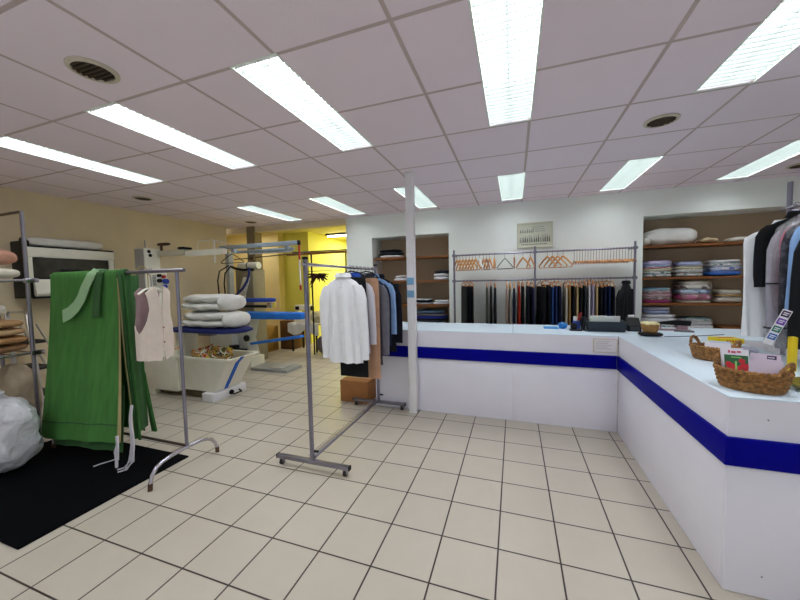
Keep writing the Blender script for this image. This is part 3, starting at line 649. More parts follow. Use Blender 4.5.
# ------------------------------------------------------------------ step ladder
def ladder():
    t = thing('step_ladder', 'folded-out aluminium step ladder behind the left rack', 'ladder', (-4.95, 2.0, 0))
    M_alu = mat('aluminium', '#cfcac8', .35, .8, var=.1)
    xl, xr = -5.13, -4.8
    for x in (xl, xr):
        obj('front_leg', MB().box(-.012, -.02, 0, .012, .02, 1.16, .004).xform(Matrix.Translation((x+(.10 if x == xr else -.0), 1.98, 0)) @ Matrix.Rotation(-.13 if x == xr else -.10, 4, 'Y')), M_alu, t)
        obj('rear_leg', MB().tube([(x, 2.42, 0), (x, 2.02, 1.05)], .011, 8), M_alu, t)
    obj('top_handle', MB().tube([(xl-.11, 1.98, 1.12), (xl-.10, 1.98, 1.16), (xl-.06, 1.98, 1.18), (xr-.1, 1.98, 1.18), (xr-.055, 1.98, 1.16), (xr-.045, 1.98, 1.12)], .013, 8), M_alu, t)
    for z, dx in ((.28, .05), (.56, .02), (.84, -.02)):
        obj('tread', MB().box(xl+dx-.05, 1.95, z, xr+dx+.0, 2.1+.06*(.84-z), z+.03, .004), M_rubber, t)
ladder()
solo('carton', MB().box(-5.02, 2.45, 0, -4.7, 2.75, .42, .004), mat('pale_carton', '#c9b08c', .8, var=.15), 'pale carton on the floor behind the step ladder', 'box')
# ------------------------------------------------------------------ wall unit
def wallunit():
    t = thing('wall_cabinet', 'black sided wall cabinet with cream front and dark window', 'cabinet', (-5.15, 2.49, 1.3))
    x0, x1, y0, y1, z0, z1 = LX+.002, -5.02, 2.08, 2.90, 1.32, 1.905
    a = MB().box(x0, y0-.01, z0, x1, y0+.03, z1+.05, .004).box(x0, y1-.02, z0, x1, y1+.012, z1, .004).box(x0, y0+.031, z0, x0+.03, y1-.021, z1).box(x0+.031, y0+.031, z0, x1-.01, y1-.021, z0+.03).box(x0+.031, y0+.031, z1-.03, x1-.01, y1-.021, z1)
    obj('casing', a, M_black, t)
    f = MB().box(x1+.001, y0, 1.775, x1+.022, y1, 1.885, .004).box(x1+.001, y0, 1.545, x1+.022, y0+.035, 1.774, .003).box(x1+.001, y1-.06, 1.545, x1+.022, y1-.005, 1.774, .003)
    obj('front_frame', f, M_cream, t)
    obj('glass_window', MB().box(x1-.006, y0+.036, 1.55, x1+.004, y1-.061, 1.773), mat('smoked_glass', '#3d392f', .12, var=.3, scale=9), t)
    obj('window_sill', MB().box(x1+.002, y0+.036, 1.53, x1+.024, y1-.061, 1.552, .003), M_black, t)
    obj('bracket', MB().box(x1+.004, 2.35, 1.57, x1+.02, 2.56, 1.65, .006).box(x1+.004, 2.6, 1.57, x1+.018, 2.72, 1.61, .004), M_black, t)
    obj('lower_flap', MB().prism([(0, 1.36), (.03, 1.34), (.055, 1.37), (.022, 1.53), (0, 1.53)], lambda a, b, q: (x1+.001+a, y0+.035 if q == 0 else y1-.03, b)), M_cream, t)
    obj('bottom_trim', MB().box(x1+.001, y0+.02, 1.315, x1+.035, y1-.02, 1.339, .003), M_black, t)
    obj('paper_roll', MB().soft((-5.13, 2.47, 1.955), (.1, .36, .052), 5, 10), mat('roll_white', '#dcd9d2', .6), t)
    obj('roll_end', MB().cyl((-5.11, 2.082, 1.95), .045, .03, 'y', 16), M_black, t)
wallunit()
# ------------------------------------------------------------------ ironing table with tub
def ironing_table():
    t = thing('ironing_table', 'white ironing table with tub, tall control column and blue board', 'ironing table', (-4.0, 3.2, 0))
    obj('base_cabinet', MB().box(-4.72, 2.97, .07, -4.06, 3.45, .52, .02), M_cream, t)
    col = obj('control_column', MB().box(-4.735, 2.99, .521, -4.55, 3.19, 1.93, .01), M_cream, t)
    obj('column_side', MB().box(-4.73, 2.982, .521, -4.565, 2.989, 1.92, .002), mat('column_shade_grey', '#a5a199', .45), t)  # thin grey sheet puts the shade of the column's near face into colour
    for z, y in ((1.885, 3.045), (1.835, 3.06)): obj('gauge', MB().cyl((-4.549, y, z), .022, .006, 'x', 12), M_black, col)
    g = MB()
    for k in range(9): g.box(-4.549, 3.07, 1.4+k*.02, -4.544, 3.115, 1.412+k*.02)
    obj('speaker_grille', g, mat('grey_grille', '#8c8c92', .5), col)
    for y, z, m, n, r in ((3.15, 1.57, M_black, 'black_button', .022), (3.15, 1.5, M_black, 'black_button', .026), (3.21, 1.555, mat('red_button', '#c32a22', .35), 'red_button', .022), (3.235, 1.49, mat('blue_button', '#2446b8', .35), 'blue_button', .036), (3.22, 1.42, MATS['blue_button'], 'blue_button', .026)):
        obj(n, MB().cyl((-4.549, y, z), r, .035, 'x', 12), m, col)
    obj('button_bracket', MB().box(-4.6, 3.191, 1.38, -4.551, 3.27, 1.62, .005), M_cream, t)
    # tub : tapered open basin
    def rr(x0, x1, y0, y1, z, r=.05, n=5):
        out = []
        for cx, cy, a0 in ((x1-r, y1-r, 0), (x0+r, y1-r, PI/2), (x0+r, y0+r, PI), (x1-r, y0+r, 1.5*PI)):
            for k in range(n+1):
                q = a0+PI/2*k/n; out.append((cx+r*math.cos(q), cy+r*math.sin(q), z))
        return out
    a = MB().loft([rr(-4.1, -3.47, 3.0, 3.42, .11, .03), rr(-4.1, -3.26, 2.98, 3.44, .46), rr(-4.1, -3.21, 2.965, 3.455, .5), rr(-4.1, -3.18, 2.955, 3.465, .53), rr(-4.095, -3.185, 2.96, 3.46, .54), rr(-4.07, -3.22, 2.99, 3.43, .535), rr(-4.07, -3.25, 3.0, 3.42, .48), rr(-4.07, -3.4, 3.02, 3.40, .28)])
    tub = obj('tub', a, M_cream, t, 50)
    def st(y0, y1): return [(-3.468, y0, .115), (-3.468, y1, .115), (-3.178, y1, .462), (-3.178, y0, .462), (-3.128, y0, .502), (-3.128, y1, .502), (-3.098, y1, .53), (-3.098, y0, .53)]
    b = MB(); y0, y1 = 3.13, 3.185
    b.loft([[(x, y0, z) for x, z in P] for P in ([(-3.47, .118), (-3.463, .114), (-3.251, .458), (-3.171, .53), (-3.18, .536), (-3.26, .466)],)] + [[(x, y1, z) for x, z in P] for P in ([(-3.47, .118), (-3.463, .114), (-3.251, .458), (-3.171, .53), (-3.18, .536), (-3.26, .466)],)])
    obj('blue_stripe', b, M_bluepad, tub)
    obj('foot', MB().box(-3.62, 2.94, 0, -3.44, 3.46, .105, .008), M_white, t)
    p = obj('foot_knob', MB().cyl((-3.43, 3.2, .055), .03, .02, 'x', 14).tube([(-3.43, 3.2, .05), (-3.38, 3.2, .035), (-3.375, 3.32, .035), (-3.43, 3.33, .05)], .01, 8), M_black, t)
    obj('foot', MB().box(-4.7, 2.98, 0, -4.5, 3.44, .068, .005), M_cream, t)
    obj('skid', MB().box(-4.5, 3.05, .01, -3.62, 3.35, .07), mat('brown_skid', '#6b5c45', .6), t)
    # blue padded board above the tub
    a = MB()
    def br(k, dz): return [(-4.25+k, 2.98+k, dz), (-3.3, 2.98+k, dz), (-3.16-k, 3.06+k, dz), (-3.12-k, 3.2, dz), (-3.16-k, 3.34-k, dz), (-3.3, 3.42-k, dz), (-4.25+k, 3.42-k, dz)]
    a.loft([br(.03, .83), br(.0, .845), br(.0, .87), br(.03, .885)]); obj('ironing_board', a, M_darkpad, t)
    obj('board_support', MB().box(-4.22, 3.1, .521, -4.08, 3.3, .829, .005), M_cream, t)
    obj('iron_rest', MB().box(-3.72, 3.02, .8, -3.5, 3.1, .828, .004), M_steel, t)
    # lamp boom on the column
    obj('boom', MB().box(-4.549, 3.15, 1.83, -4.06, 3.24, 1.9, .006), M_creamd, t)
    obj('boom_lamp', MB().box(-4.059, 3.16, 1.81, -3.41, 3.23, 1.88, .012), M_cream, t)
    obj('boom_end', MB().box(-4.14, 3.13, 1.902, -4.04, 3.26, 1.93, .008), M_black, t)
    obj('handle', MB().soft((-4.47, 3.19, 1.99), (.115, .03, .02), 3, 6).box(-4.53, 3.18, 1.901, -4.5, 3.2, 1.975), mat('dark_brown_handle', '#4a2c1c', .5), t)
    obj('aerial', MB().tube([(-4.62, 3.05, 1.93), (-4.62, 3.05, 2.04)], .006, 6), M_steel, t)
    obj('hose_arm', MB().tube([(-4.0, 3.3, 1.89), (-4.0, 3.32, 2.02), (-3.75, 3.33, 2.02), (-3.45, 3.33, 1.95)], .005, 6).tube([(-3.73, 3.33, 2.01), (-3.73, 3.33, 1.72)], .008, 6), M_white, t)
    obj('hose_arm_clip', MB().box(-4.0, 3.235, 1.86, -3.98, 3.31, 1.895), M_white, t)
ironing_table()
# folded duvets on the board
for z, sx, c, lab in ((.895, .46, (-3.66, 3.19), 'lower folded white duvet on the blue ironing board'), (1.106, .42, (-3.69, 3.2), 'upper folded white duvet stacked on the ironing board')):
    t = thing('folded_duvet', lab, 'duvet', (c[0], c[1], z), 'folded duvets')
    n = 2
    for k in range(n):
        obj('fold_layer', MB().soft((c[0]+.02*k, c[1], z+.052+.094*k), (sx-.02*k, .2, .052), 2.5, 20, .024, 7, z*9+k, 0, -.01), M_whitecloth, t, 80)
    obj('fold_end', MB().soft((c[0]+sx-.07, c[1], z+.099), (.1, .195, .097), 2.3, 12, .008, 6, 3), M_whitecloth, t, 80)
# striped cloth in the tub
M_stripe = newmat('striped_fabric'); nt = M_stripe.node_tree; N_ = nt.nodes.new
tc = N_('ShaderNodeTexCoord'); wv = N_('ShaderNodeTexWave'); wv.inputs['Scale'].default_value = 3.; wv.inputs['Distortion'].default_value = 9.; wv.inputs['Detail'].default_value = 1.5; wv.wave_profile = 'SAW'; mp = N_('ShaderNodeMapping'); mp.inputs['Rotation'].default_value = (.3, .6, .5)
cr = N_('ShaderNodeValToRGB'); cr.color_ramp.interpolation = 'CONSTANT'
for i, (p, c) in enumerate([(0, '#e2d8b8'), (.14, '#b52a22'), (.26, '#d8b82a'), (.4, '#6d6a32'), (.52, '#e6e0c4'), (.64, '#a5361e'), (.76, '#c8a428'), (.9, '#3a3426')]):
    e = cr.color_ramp.elements[i] if i < 2 else cr.color_ramp.elements.new(p); e.position = p; e.color = lin(c)
for a_, b_ in ((tc.outputs['Object'], mp.inputs[0]), (mp.outputs[0], wv.inputs['Vector']), (wv.outputs['Fac'], cr.inputs[0]), (cr.outputs[0], nt.nodes['Principled BSDF'].inputs['Base Color'])): nt.links.new(a_, b_)
solo('striped_fabric', MB().soft((-3.72, 3.2, .52), (.27, .165, .12), 2.2, 28, .075, 9, 4), M_stripe, 'red and yellow striped fabric heaped in the white tub', 'fabric', smooth=50)
# ------------------------------------------------------------------ sleeve press with blue boards
def press():
    t = thing('sleeve_press', 'grey pressing machine with three bright blue boards and floor pedal', 'press', (-4.3, 4.4, 0))
    Mg = mat('machine_grey', '#b9bab6', .45)
    obj('body', MB().box(-4.95, 4.22, .1, -4.45, 4.7, .78, .015), Mg, t)
    obj('pedestal', MB().box(-4.52, 4.3, 0, -4.145, 4.62, .2, .015), M_cream, t)
    obj('neck', MB().prism([(-4.5, .2), (-4.2, .2), (-4.28, .5), (-4.18, .85), (-4.5, .85)], lambda a, b, q: (a, 4.36 if q == 0 else 4.58, b)), Mg, t)
    obj('dial', MB().cyl((-4.27, 4.34, .52), .055, .03, 'y', 16), M_black, t)
    obj('valve_block', MB().box(-4.5, 4.2, .3, -4.36, 4.29, .42, .008).box(-4.36, 4.22, .22, -4.2, 4.3, .36, .01), M_black, t)
    obj('pedal_plate', MB().box(-4.14, 4.28, .0, -3.42, 4.68, .045, .006), mat('pedal_grey', '#a9adb4', .4, .4), t)
    obj('pedal', MB().box(-3.8, 4.31, .0455, -3.55, 4.65, .065, .006), Mg, t)
    def board(n, pts, z0, z1, m, zt=0.):
        a = MB(); c = (sum(p[0] for p in pts)/len(pts), sum(p[1] for p in pts)/len(pts))
        xm = max(p[0] for p in pts); x0 = min(p[0] for p in pts)
        def rg(s, z): return [(c[0]+(x-c[0])*s, c[1]+(y-c[1])*s, z+zt*(x-x0)/(xm-x0)) for x, y in pts]
        a.loft([rg(.96, z0), rg(1, z0+(z1-z0)*.3), rg(1, z0+(z1-z0)*.7), rg(.96, z1)]); return obj(n, a, m, t)
    P = [(-4.45, 4.28), (-3.75, 4.3), (-3.3, 4.34), (-3.18, 4.38), (-3.15, 4.44), (-3.18, 4.5), (-3.3, 4.54), (-3.75, 4.58), (-4.45, 4.6)]
    board('main_board', P, .855, .955, mat('bright_blue_pad', '#1f7ae6', .65, var=.08, bump=.2))
    P2 = [(-4.25, 4.4), (-3.4, 4.36), (-3.22, 4.39), (-3.18, 4.44), (-3.22, 4.49), (-3.4, 4.52), (-4.25, 4.48)]
    board('lower_board', P2, .4, .44, MATS['bright_blue_pad'], .16)
    P3 = [(-4.7, 4.36), (-3.85, 4.37), (-3.74, 4.42), (-3.74, 4.48), (-3.85, 4.53), (-4.7, 4.54)]
    board('sleeve_board', P3, 1.13, 1.19, M_darkpad if False else mat('royal_blue_pad', '#1f49b4', .65, var=.08, bump=.2))
    obj('board_arm', MB().box(-4.6, 4.4, 1.035, -3.86, 4.5, 1.075, .006), M_black, t)
    obj('arm_tip', MB().box(-3.859, 4.39, 1.03, -3.77, 4.51, 1.115, .01), M_chrome, t)
    obj('post', MB().box(-4.7, 4.4, .78, -4.62, 4.5, 2.0, .006), Mg, t)
    lf = obj('lamp_frame', MB().box(-4.7, 4.29, 2.02, -3.14, 4.35, 2.085, .006).box(-4.5, 4.4, 1.955, -3.3, 4.45, 2.0, .006).box(-4.5, 4.34, 1.96, -4.44, 4.41, 2.06).box(-3.42, 4.34, 1.97, -3.36, 4.41, 2.06), mat('pale_blue_frame', '#b5c6d8', .35, .3), t)
    obj('end_cap', MB().box(-3.139, 4.288, 2.018, -3.12, 4.352, 2.087), M_black, lf)
    obj('tube', MB().tube([(-4.2, 4.43, 1.94), (-3.35, 4.43, 1.94)], .015, 10), mat('tube_glass', '#eef4fa', .2), lf)
    obj('rail', MB().tube([(-4.62, 4.52, 1.865), (-3.06, 4.52, 1.92)], .009, 8).box(-4.28, 4.48, 1.84, -4.17, 4.56, 1.9, .006), mat('brown_rail', '#6a5a48', .4, .6), t)
    mp_ = obj('marker_pole', MB().tube([(-3.2, 4.42, 1.33), (-3.2, 4.42, 2.09)], .012, 10), M_white, t)
    mr_ = mat('signal_red', '#c22a2a', .4)
    obj('red_top', MB().tube([(-3.2, 4.42, 1.8), (-3.2, 4.42, 2.1)], .016, 10), mr_, mp_)
    obj('red_band', MB().tube([(-3.2, 4.42, 1.32), (-3.2, 4.42, 1.4)], .016, 10), mr_, mp_)
    obj('pole_bracket', MB().box(-3.22, 4.351, 2.03, -3.18, 4.405, 2.06).box(-3.21, 4.433, 1.9, -3.19, 4.515, 1.92), M_steel, t)
    pts = [(-4.45, 4.3, 1.72), (-4.35, 4.28, 1.69), (-4.2, 4.28, 1.665), (-4.08, 4.29, 1.67), (-4.0, 4.3, 1.66)]
    obj('black_hose', MB().tube(pts, .022, 8).tube([(-4.62, 4.3, 1.15), (-4.64, 4.3, 1.45), (-4.6, 4.29, 1.62), (-4.45, 4.28, 1.74)], .011, 8).tube([(-4.76, 4.3, 1.2), (-4.78, 4.3, 1.5), (-4.72, 4.29, 1.66), (-4.5, 4.28, 1.745)], .011, 8), M_black, t)
    obj('blue_hose', MB().tube([(-4.07, 4.27, 1.70), (-4.06, 4.26, 1.6), (-4.1, 4.25, 1.48), (-4.2, 4.25, 1.36), (-4.32, 4.25, 1.27), (-4.46, 4.25, 1.2)], .02, 8), mat('blue_rubber', '#17286e', .5), t)
press()
Mrd = mat('signal_red', '#c22a2a', .4)
h = hanger('plastic_hanger', -4.36, 4.22, 2.0, .012, PI/2, M_black, 'black hanger hanging from the lamp frame over the press', None, .24, True, .07, True, .13)
# steam boiler in the far left corner
t = thing('steam_boiler', 'cream topped steam boiler in the far corner behind the press', 'boiler', (-4.62, 4.85, 0))
obj('body', MB().box(-4.84, 4.74, .0, -4.44, 5.05, 1.7, .02), mat('boiler_taupe', '#8f846c', .6), t)
obj('drum', MB().tube([(-4.86, 4.88, 1.77), (-4.42, 4.88, 1.77)], .065, 18), M_cream, t)
obj('hatch', MB().prism([(-4.8, 1.2), (-4.62, 1.2), (-4.5, 1.55), (-4.64, 1.56)], lambda a, b, q: (a, 4.72+.018*q, b)), M_cream, t)
obj('drum_strap', MB().tube([(-4.66, 4.88, 1.77), (-4.64, 4.88, 1.77)], .069, 18), M_black, t)
# ------------------------------------------------------------------ annex furniture
M_ply = mat('ochre_wood', '#96702e', .55, var=.15, scale=7, stretch=(1, 1, 5)); M_ply2 = mat('brown_wood', '#6a4722', .55, var=.18, scale=7, stretch=(1, 1, 5))
def cupboard(x0, x1, y0, y1, h, m, lab):
    t = thing('wooden_cabinet', lab, 'cabinet', ((x0+x1)/2, (y0+y1)/2, 0))
    obj('body', MB().box(x0, y0+.02, 0, x1, y1, h, .004), m, t)
    d = obj('door', MB().box(x0+.02, y0, .04, x1-.02, y0+.019, h-.03, .004), m, t)
    obj('knob', MB().cyl((x1-.08, y0-.015, h*.6), .014, .016, 'y', 10), M_black, d)
cupboard(-5.12, -4.86, 5.5, 5.85, .52, M_ply, 'ochre wooden cabinet behind the press, left of the brown one')
cupboard(-4.86, -4.50, 5.9, 6.3, .62, M_ply2, 'brown wooden cabinet beside the sewing table in the annex')
t = thing('sewing_table', 'small table draped in pale cloth in the yellow annex', 'table', (-4.15, 6.05, 0))
obj('tabletop', MB().box(-4.42, 5.9, .56, -3.75, 6.35, .59, .004), M_ply, t)
for x in (-4.38, -3.8):
    for y in (5.94, 6.3): obj('leg', MB().box(x-.015, y-.015, 0, x+.015, y+.015, .56), M_black, t)
def sc(u, v):
    x = -4.46+.74*u; hang = [.0, .14, .2, .08, .22, .12, .05][min(6, int(u*6.99))]
    if v < .35: return (x, 5.885+.012*math.sin(u*20), .597-(.35-v)/.35*(.1+.14*abs(math.sin(u*4.2+.6))))
    return (x, 5.885+(v-.35)/.65*.48, .598)
solo('table_cloth', MB().sheet(sc, 30, 14, .006), M_whitecloth, 'pale cloth draped over the sewing table front', 'cloth', smooth=70)
t = thing('sewing_machine', 'cream sewing machine on the annex table behind the blue boards', 'sewing machine', (-4.3, 6.1, .602))
obj('bed', MB().box(-4.4, 6.02, .602, -4.02, 6.22, .68, .015), M_cream, t)
obj('arm', MB().box(-4.12, 6.05, .681, -4.02, 6.2, .85, .02).box(-4.4, 6.05, .851, -4.02, 6.2, .97, .03).box(-4.4, 6.07, .75, -4.31, 6.18, .85, .015), M_cream, t)
obj('handwheel', MB().cyl((-4.02, 6.125, .9), .05, .03, 'x', 14), M_black, t)
obj('control_panel', MB().box(-4.37, 6.042, .87, -4.28, 6.049, .94), M_black, t)
solo('fabric_heap', MB().soft((-3.86, 6.12, .72), (.13, .16, .115), 2.3, 12, .04, 8, 3), cloth('heap', '#c9c0a2', .12), 'heap of pale fabric beside the sewing machine', 'fabric', smooth=70)
solo('fabric_heap', MB().soft((-3.72, 6.1, .27), (.2, .3, .27), 2.4, 12, .05, 5, 8), cloth('heap_dark', '#5c5048', .15), 'dark heap of laundry on the annex floor beside the table', 'laundry', smooth=70) if False else None
t = thing('annex_rack', 'black metal rack with wooden bar inside the yellow annex', 'clothes rack', (-3.95, 5.75, 0))
for x in (-3.86, -3.1): obj('post', MB().tube([(x, 5.72, 0), (x, 5.72, 2.0)], .016, 8), M_black, t)
obj('wooden_bar', MB().box(-4.42, 5.69, 1.985, -3.0, 5.75, 2.03, .006), M_wood2, t)
obj('hanging_rail', MB().tube([(-4.3, 5.72, 2.045), (-3.0, 5.72, 2.045)], .01, 8), M_black, t)
obj('cross_bar', MB().tube([(-4.0, 5.72, 1.66), (-3.0, 5.72, 1.66)], .006, 6), M_black, t)
a = MB()
for k in range(26):
    q = R.uniform(0, 6.28); e = R.uniform(-.9, .3); l = R.uniform(.1, .24)
    a.tube([(-3.66, 5.66, 1.58), (-3.66+math.cos(q)*l*.6, 5.62+math.sin(q)*.04, 1.58+e*l*.3), (-3.66+math.cos(q)*l*1.3, 5.6+math.sin(q)*.06, 1.55+e*l*1.1)], [.03, .024, .006], 6)
solo('hanging_duster', a, cloth('feathers', '#3a1f1c', .3), 'dark brown feather duster hanging in the yellow annex', 'duster')
for sx_, lab in ((-3.35, 'rolled grey bundle on the annex floor under the rack'),):
    solo('bundle', MB().soft((sx_-.14, 5.72, .2), (.28, .2, .2), 2.4, 12, .03, 6, 8), cloth('bundle_grey', '#6a6264', .15), lab, 'bundle', smooth=70)
for o in bpy.data.objects:
    if o.parent is None and o.name.split('.')[0] in ('sewing_table', 'sewing_machine', 'table_cloth', 'fabric_heap'): o.location.x -= .03; o.location.y -= .18
    if o.name == 'annex_rack' or o.name == 'hanging_duster': o.location.x += .1; o.location.y -= .15
# ------------------------------------------------------------------ recess shelves
yS = 5.225
SL = {}
for nm, x0, x1, zs in (('left', -2.288, -.977, (1.825, 1.425, 1.03, .69)), ('right', 1.612, RX-.002, (1.825, 1.405, 1.062, .672))):
    for k, z in enumerate(zs):
        t = solo('shelf', MB().box(x0, yS, z-.026, x1, BY+.418, z, .002), M_shelf, '%s wooden shelf from the top in the %s wall recess' % (ORD[k+1], nm), 'shelf')
solo('shelf_strip', MB().box(2.82, BY+.405, .7, 2.85, BY+.419, 2.2), M_pillar, 'slotted metal shelf strip on the back of the right recess', 'strip') if False else None
# white pillow etc.
yc = 5.42
t = thing('pillow', 'big white pillow on the top shelf of the right recess', 'pillow', (1.95, yc, 1.826))
obj('cushion', MB().soft((1.955, yc, 1.945), (.305, .165, .113), 2.7, 16, .016, 6, 2), M_whitecloth, t, 80)
obj('end_fold', MB().soft((1.68, yc-.02, 1.9), (.05, .14, .07), 2.4, 10, .01, 9, 4), M_whitecloth, t, 80)
solo('crumpled_cloth', MB().soft((2.38, yc-.02, 1.866), (.1, .13, .03), 2.4, 12, .03, 12, 6), cloth('beige_crumple', '#cdb592', .12), 'crumpled beige cloth right of the big pillow', 'cloth', smooth=70)
solo('folded_cloth', MB().soft((2.7, yc-.01, 1.86), (.12, .15, .034), 3, 10, .01, 8, 3), cloth('offwhite_fold', '#ddd6cc', .06), 'off-white folded cloth at the right of the top recess shelf', 'cloth', smooth=70)
def fabric(name, base, cols, scale=18, thr=.5):
    m = newmat(name); nt = m.node_tree; N = nt.nodes.new; b = nt.nodes['Principled BSDF']; b.inputs['Roughness'].default_value = .6
    tc = N('ShaderNodeTexCoord'); vz = N('ShaderNodeTexVoronoi'); vz.inputs['Scale'].default_value = scale; cr = N('ShaderNodeValToRGB'); cr.color_ramp.interpolation = 'CONSTANT'
    sp = N('ShaderNodeSeparateColor'); nt.links.new(tc.outputs['Object'], vz.inputs['Vector']); nt.links.new(vz.outputs['Color'], sp.inputs[0]); nt.links.new(sp.outputs[0], cr.inputs[0]); nt.links.new(cr.outputs[0], b.inputs['Base Color'])
    cr.color_ramp.elements[0].color = lin(base); cr.color_ramp.elements[1].position = thr; cr.color_ramp.elements[1].color = lin(cols[0])
    for i, c in enumerate(cols[1:]):
        e = cr.color_ramp.elements.new(thr+(1-thr)*(i+1)/len(cols)); e.color = lin(c)
    return m
F_floral = fabric('floral_white', '#dfe0e2', ['#8fb0b0', '#c8d4d8', '#5a7c88'], 28, .62); F_pink = fabric('pink_print', '#c04a86', ['#7c2348', '#e0b8c8', '#8a1c4a'], 22, .5); F_bluep = fabric('blue_print', '#b8cce8', ['#3c62b4', '#e6e6f0', '#6a8cc8'], 20, .5)
F_mar = fabric('maroon_print', '#7a2a44', ['#c89aa8', '#3a2030', '#a04a6a'], 24, .5); F_zig = fabric('dark_red_zigzag', '#e6ded2', ['#7a2030', '#5a1828'], 26, .62)
def bundle(label, x0, x1, z0, layers, y=yc, d=.16, wrap=True, seed=1, name='linen_bundle', group='folded linen in the right recess'):
    t = thing(name, label, 'linen', ((x0+x1)/2, y, z0), group); z = z0+.002; w = (x1-x0)/2; tot = sum(h for h, m in layers)
    for i, (h, m) in enumerate(layers):
        k = .985-.05*((i*7+seed) % 3)/2 - (.06 if i == len(layers)-1 else 0)
        obj('folded_layer', MB().soft(((x0+x1)/2+.006*((i*5+seed) % 3-1), y, z+h/2), (w*k*.96, d*k, h/2*.99), 3.4, 10, .007, 8, seed*3.1+i), m, t, 70); z += h
    if wrap: obj('plastic_wrap', MB().soft(((x0+x1)/2, y, z0+tot/2+.007), (w, d+.006, tot/2+.004), 4.2, 12, .01, 9, seed*1.3), M_wrap, t, 70)
c_ = lambda n, h, v=.06: cloth(n, h, v)
Z2, Z3, Z4 = 1.406, 1.063, .673
bundle('lavender-topped floral linen bundle at the left end of second right shelf', 1.65, 2.0, Z2, [(.04, F_floral), (.045, F_floral), (.03, c_('cream_yellow', '#d9cfa0')), (.025, c_('rose_stripe', '#c86a84')), (.025, c_('sky_stripe', '#7aa0d8')), (.06, c_('lavender', '#b8aee0'))], seed=1)
bundle('pale blue and grey linen bundle in the middle of second right shelf', 2.01, 2.33, Z2, [(.05, F_floral), (.05, c_('greywhite', '#cfd0d4')), (.03, c_('pale_yellow', '#d8cd9c')), (.07, c_('periwinkle', '#9aa6d8'))], seed=2)
bundle('white linen bundle over bright blue cloth on second right shelf', 2.36, 2.72, Z2, [(.07, c_('bright_blue', '#2f6fd0', .15)), (.05, F_bluep), (.05, F_floral), (.035, c_('white_linen', '#eeeef4'))], seed=3)
bundle('blue and maroon printed linen bundle at left of third right shelf', 1.65, 2.0, Z3, [(.03, c_('magenta', '#a8307c')), (.05, F_mar), (.04, c_('dusty_pink', '#b07a8c')), (.04, F_mar), (.045, c_('aqua', '#6aa8cc', .12))], seed=4)
bundle('tall bundle with dark red zigzag and magenta print, third right shelf', 2.04, 2.42, Z3, [(.03, c_('cream_fold', '#dcd6c4')), (.085, F_pink), (.06, F_bluep), (.07, F_zig), (.045, c_('cream_top', '#e2dccf'))], d=.175, seed=5)
bundle('cream linen bundle with mustard layer on third right shelf', 2.44, 2.73, Z3, [(.075, c_('grey_cream', '#cdc6ba')), (.035, c_('mustard', '#b88a2a')), (.06, c_('cream_fold2', '#d8d0bc'))], seed=6)
bundle('white linen pile with faint print at left of lowest right shelf', 1.64, 2.07, Z4, [(.06, c_('white_linen', '#eeeef4')), (.06, F_floral), (.065, c_('white_linen2', '#e6e6ee')), (.055, c_('white_linen', '#eeeef4'))], wrap=False, seed=7)
bundle('pale blue folded sheet on top of the lowest white linen pile', 1.68, 1.99, Z4+.243, [(.05, c_('ice_blue', '#b8c6ee')), (.045, c_('ice_white', '#d4dcf4'))], wrap=False, seed=8)
bundle('white tablecloth pile with teal trim on lowest right shelf', 2.09, 2.45, Z4, [(.05, c_('white_linen2', '#e6e6ee')), (.05, c_('white_linen', '#eeeef4')), (.05, c_('white_linen2', '#e6e6ee')), (.025, F_floral), (.02, c_('teal_trim', '#5f8a8c'))], wrap=True, seed=9)
solo('wooden_tray', MB().box(2.5, 5.26, Z4+.001, 2.78, 5.56, Z4+.06, .004).box(2.49, 5.25, Z4+.061, 2.79, 5.57, Z4+.085, .004), M_shelf, 'brown wooden box at the right end of the lowest recess shelf', 'box')
# left recess
gl = 'folded linen in the left recess'
bundle('dark folded garments on the top shelf of the left recess', -2.24, -1.8, 1.826, [(.05, c_('white_linen', '#eeeef4')), (.05, C['charcoal']), (.045, C['black'])], wrap=False, seed=11, group=gl)
bundle('white folded linen left of post on second left recess shelf', -1.95, -1.74, 1.426, [(.05, c_('white_linen', '#eeeef4')), (.05, c_('greywhite', '#cfd0d4'))], wrap=False, seed=12, group=gl)
bundle('white linen with dark cloth on top, right end of second left shelf', -1.27, -1.0, 1.426, [(.06, c_('white_linen2', '#e6e6ee')), (.055, c_('white_linen', '#eeeef4')), (.05, C['charcoal'])], wrap=False, seed=13, group=gl)
bundle('flat black and white folded cloth on third left recess shelf', -1.6, -1.29, 1.031, [(.035, c_('white_linen', '#eeeef4')), (.03, C['black']), (.03, F_floral)], wrap=False, seed=14, group=gl)
bundle('low white folded linen at right end of third left recess shelf', -1.275, -1.0, 1.031, [(.035, c_('white_linen', '#eeeef4')), (.035, c_('white_linen2', '#e6e6ee'))], wrap=False, seed=15, group=gl)
bundle('blue and dark clothes pile on the lowest left recess shelf', -1.62, -1.05, .691, [(.05, c_('white_linen', '#eeeef4')), (.05, C['charcoal']), (.04, c_('royal', '#3040a8')), (.05, C['grey']), (.05, c_('dusk_blue', '#6c8cac'))], wrap=False, seed=16, group=gl)
t = thing('teal_bag', 'teal boxed bag with white label on the third left recess shelf', 'bag', (-1.99, 5.33, 1.031))
obj('bag', MB().box(-2.1, 5.25, 1.031, -1.9, 5.4, 1.38, .008).tube([(-2.05, 5.32, 1.378), (-2.04, 5.32, 1.395), (-1.96, 5.32, 1.395), (-1.95, 5.32, 1.378)], .004, 6), mat('teal_card', '#1f8aa2', .5), t)
obj('label', MB().box(-1.99, 5.2475, 1.19, -1.91, 5.2495, 1.27), M_white, t)
obj('red_mark', MB().box(-1.975, 5.246, 1.22, -1.93, 5.2473, 1.24), Mrd, t)
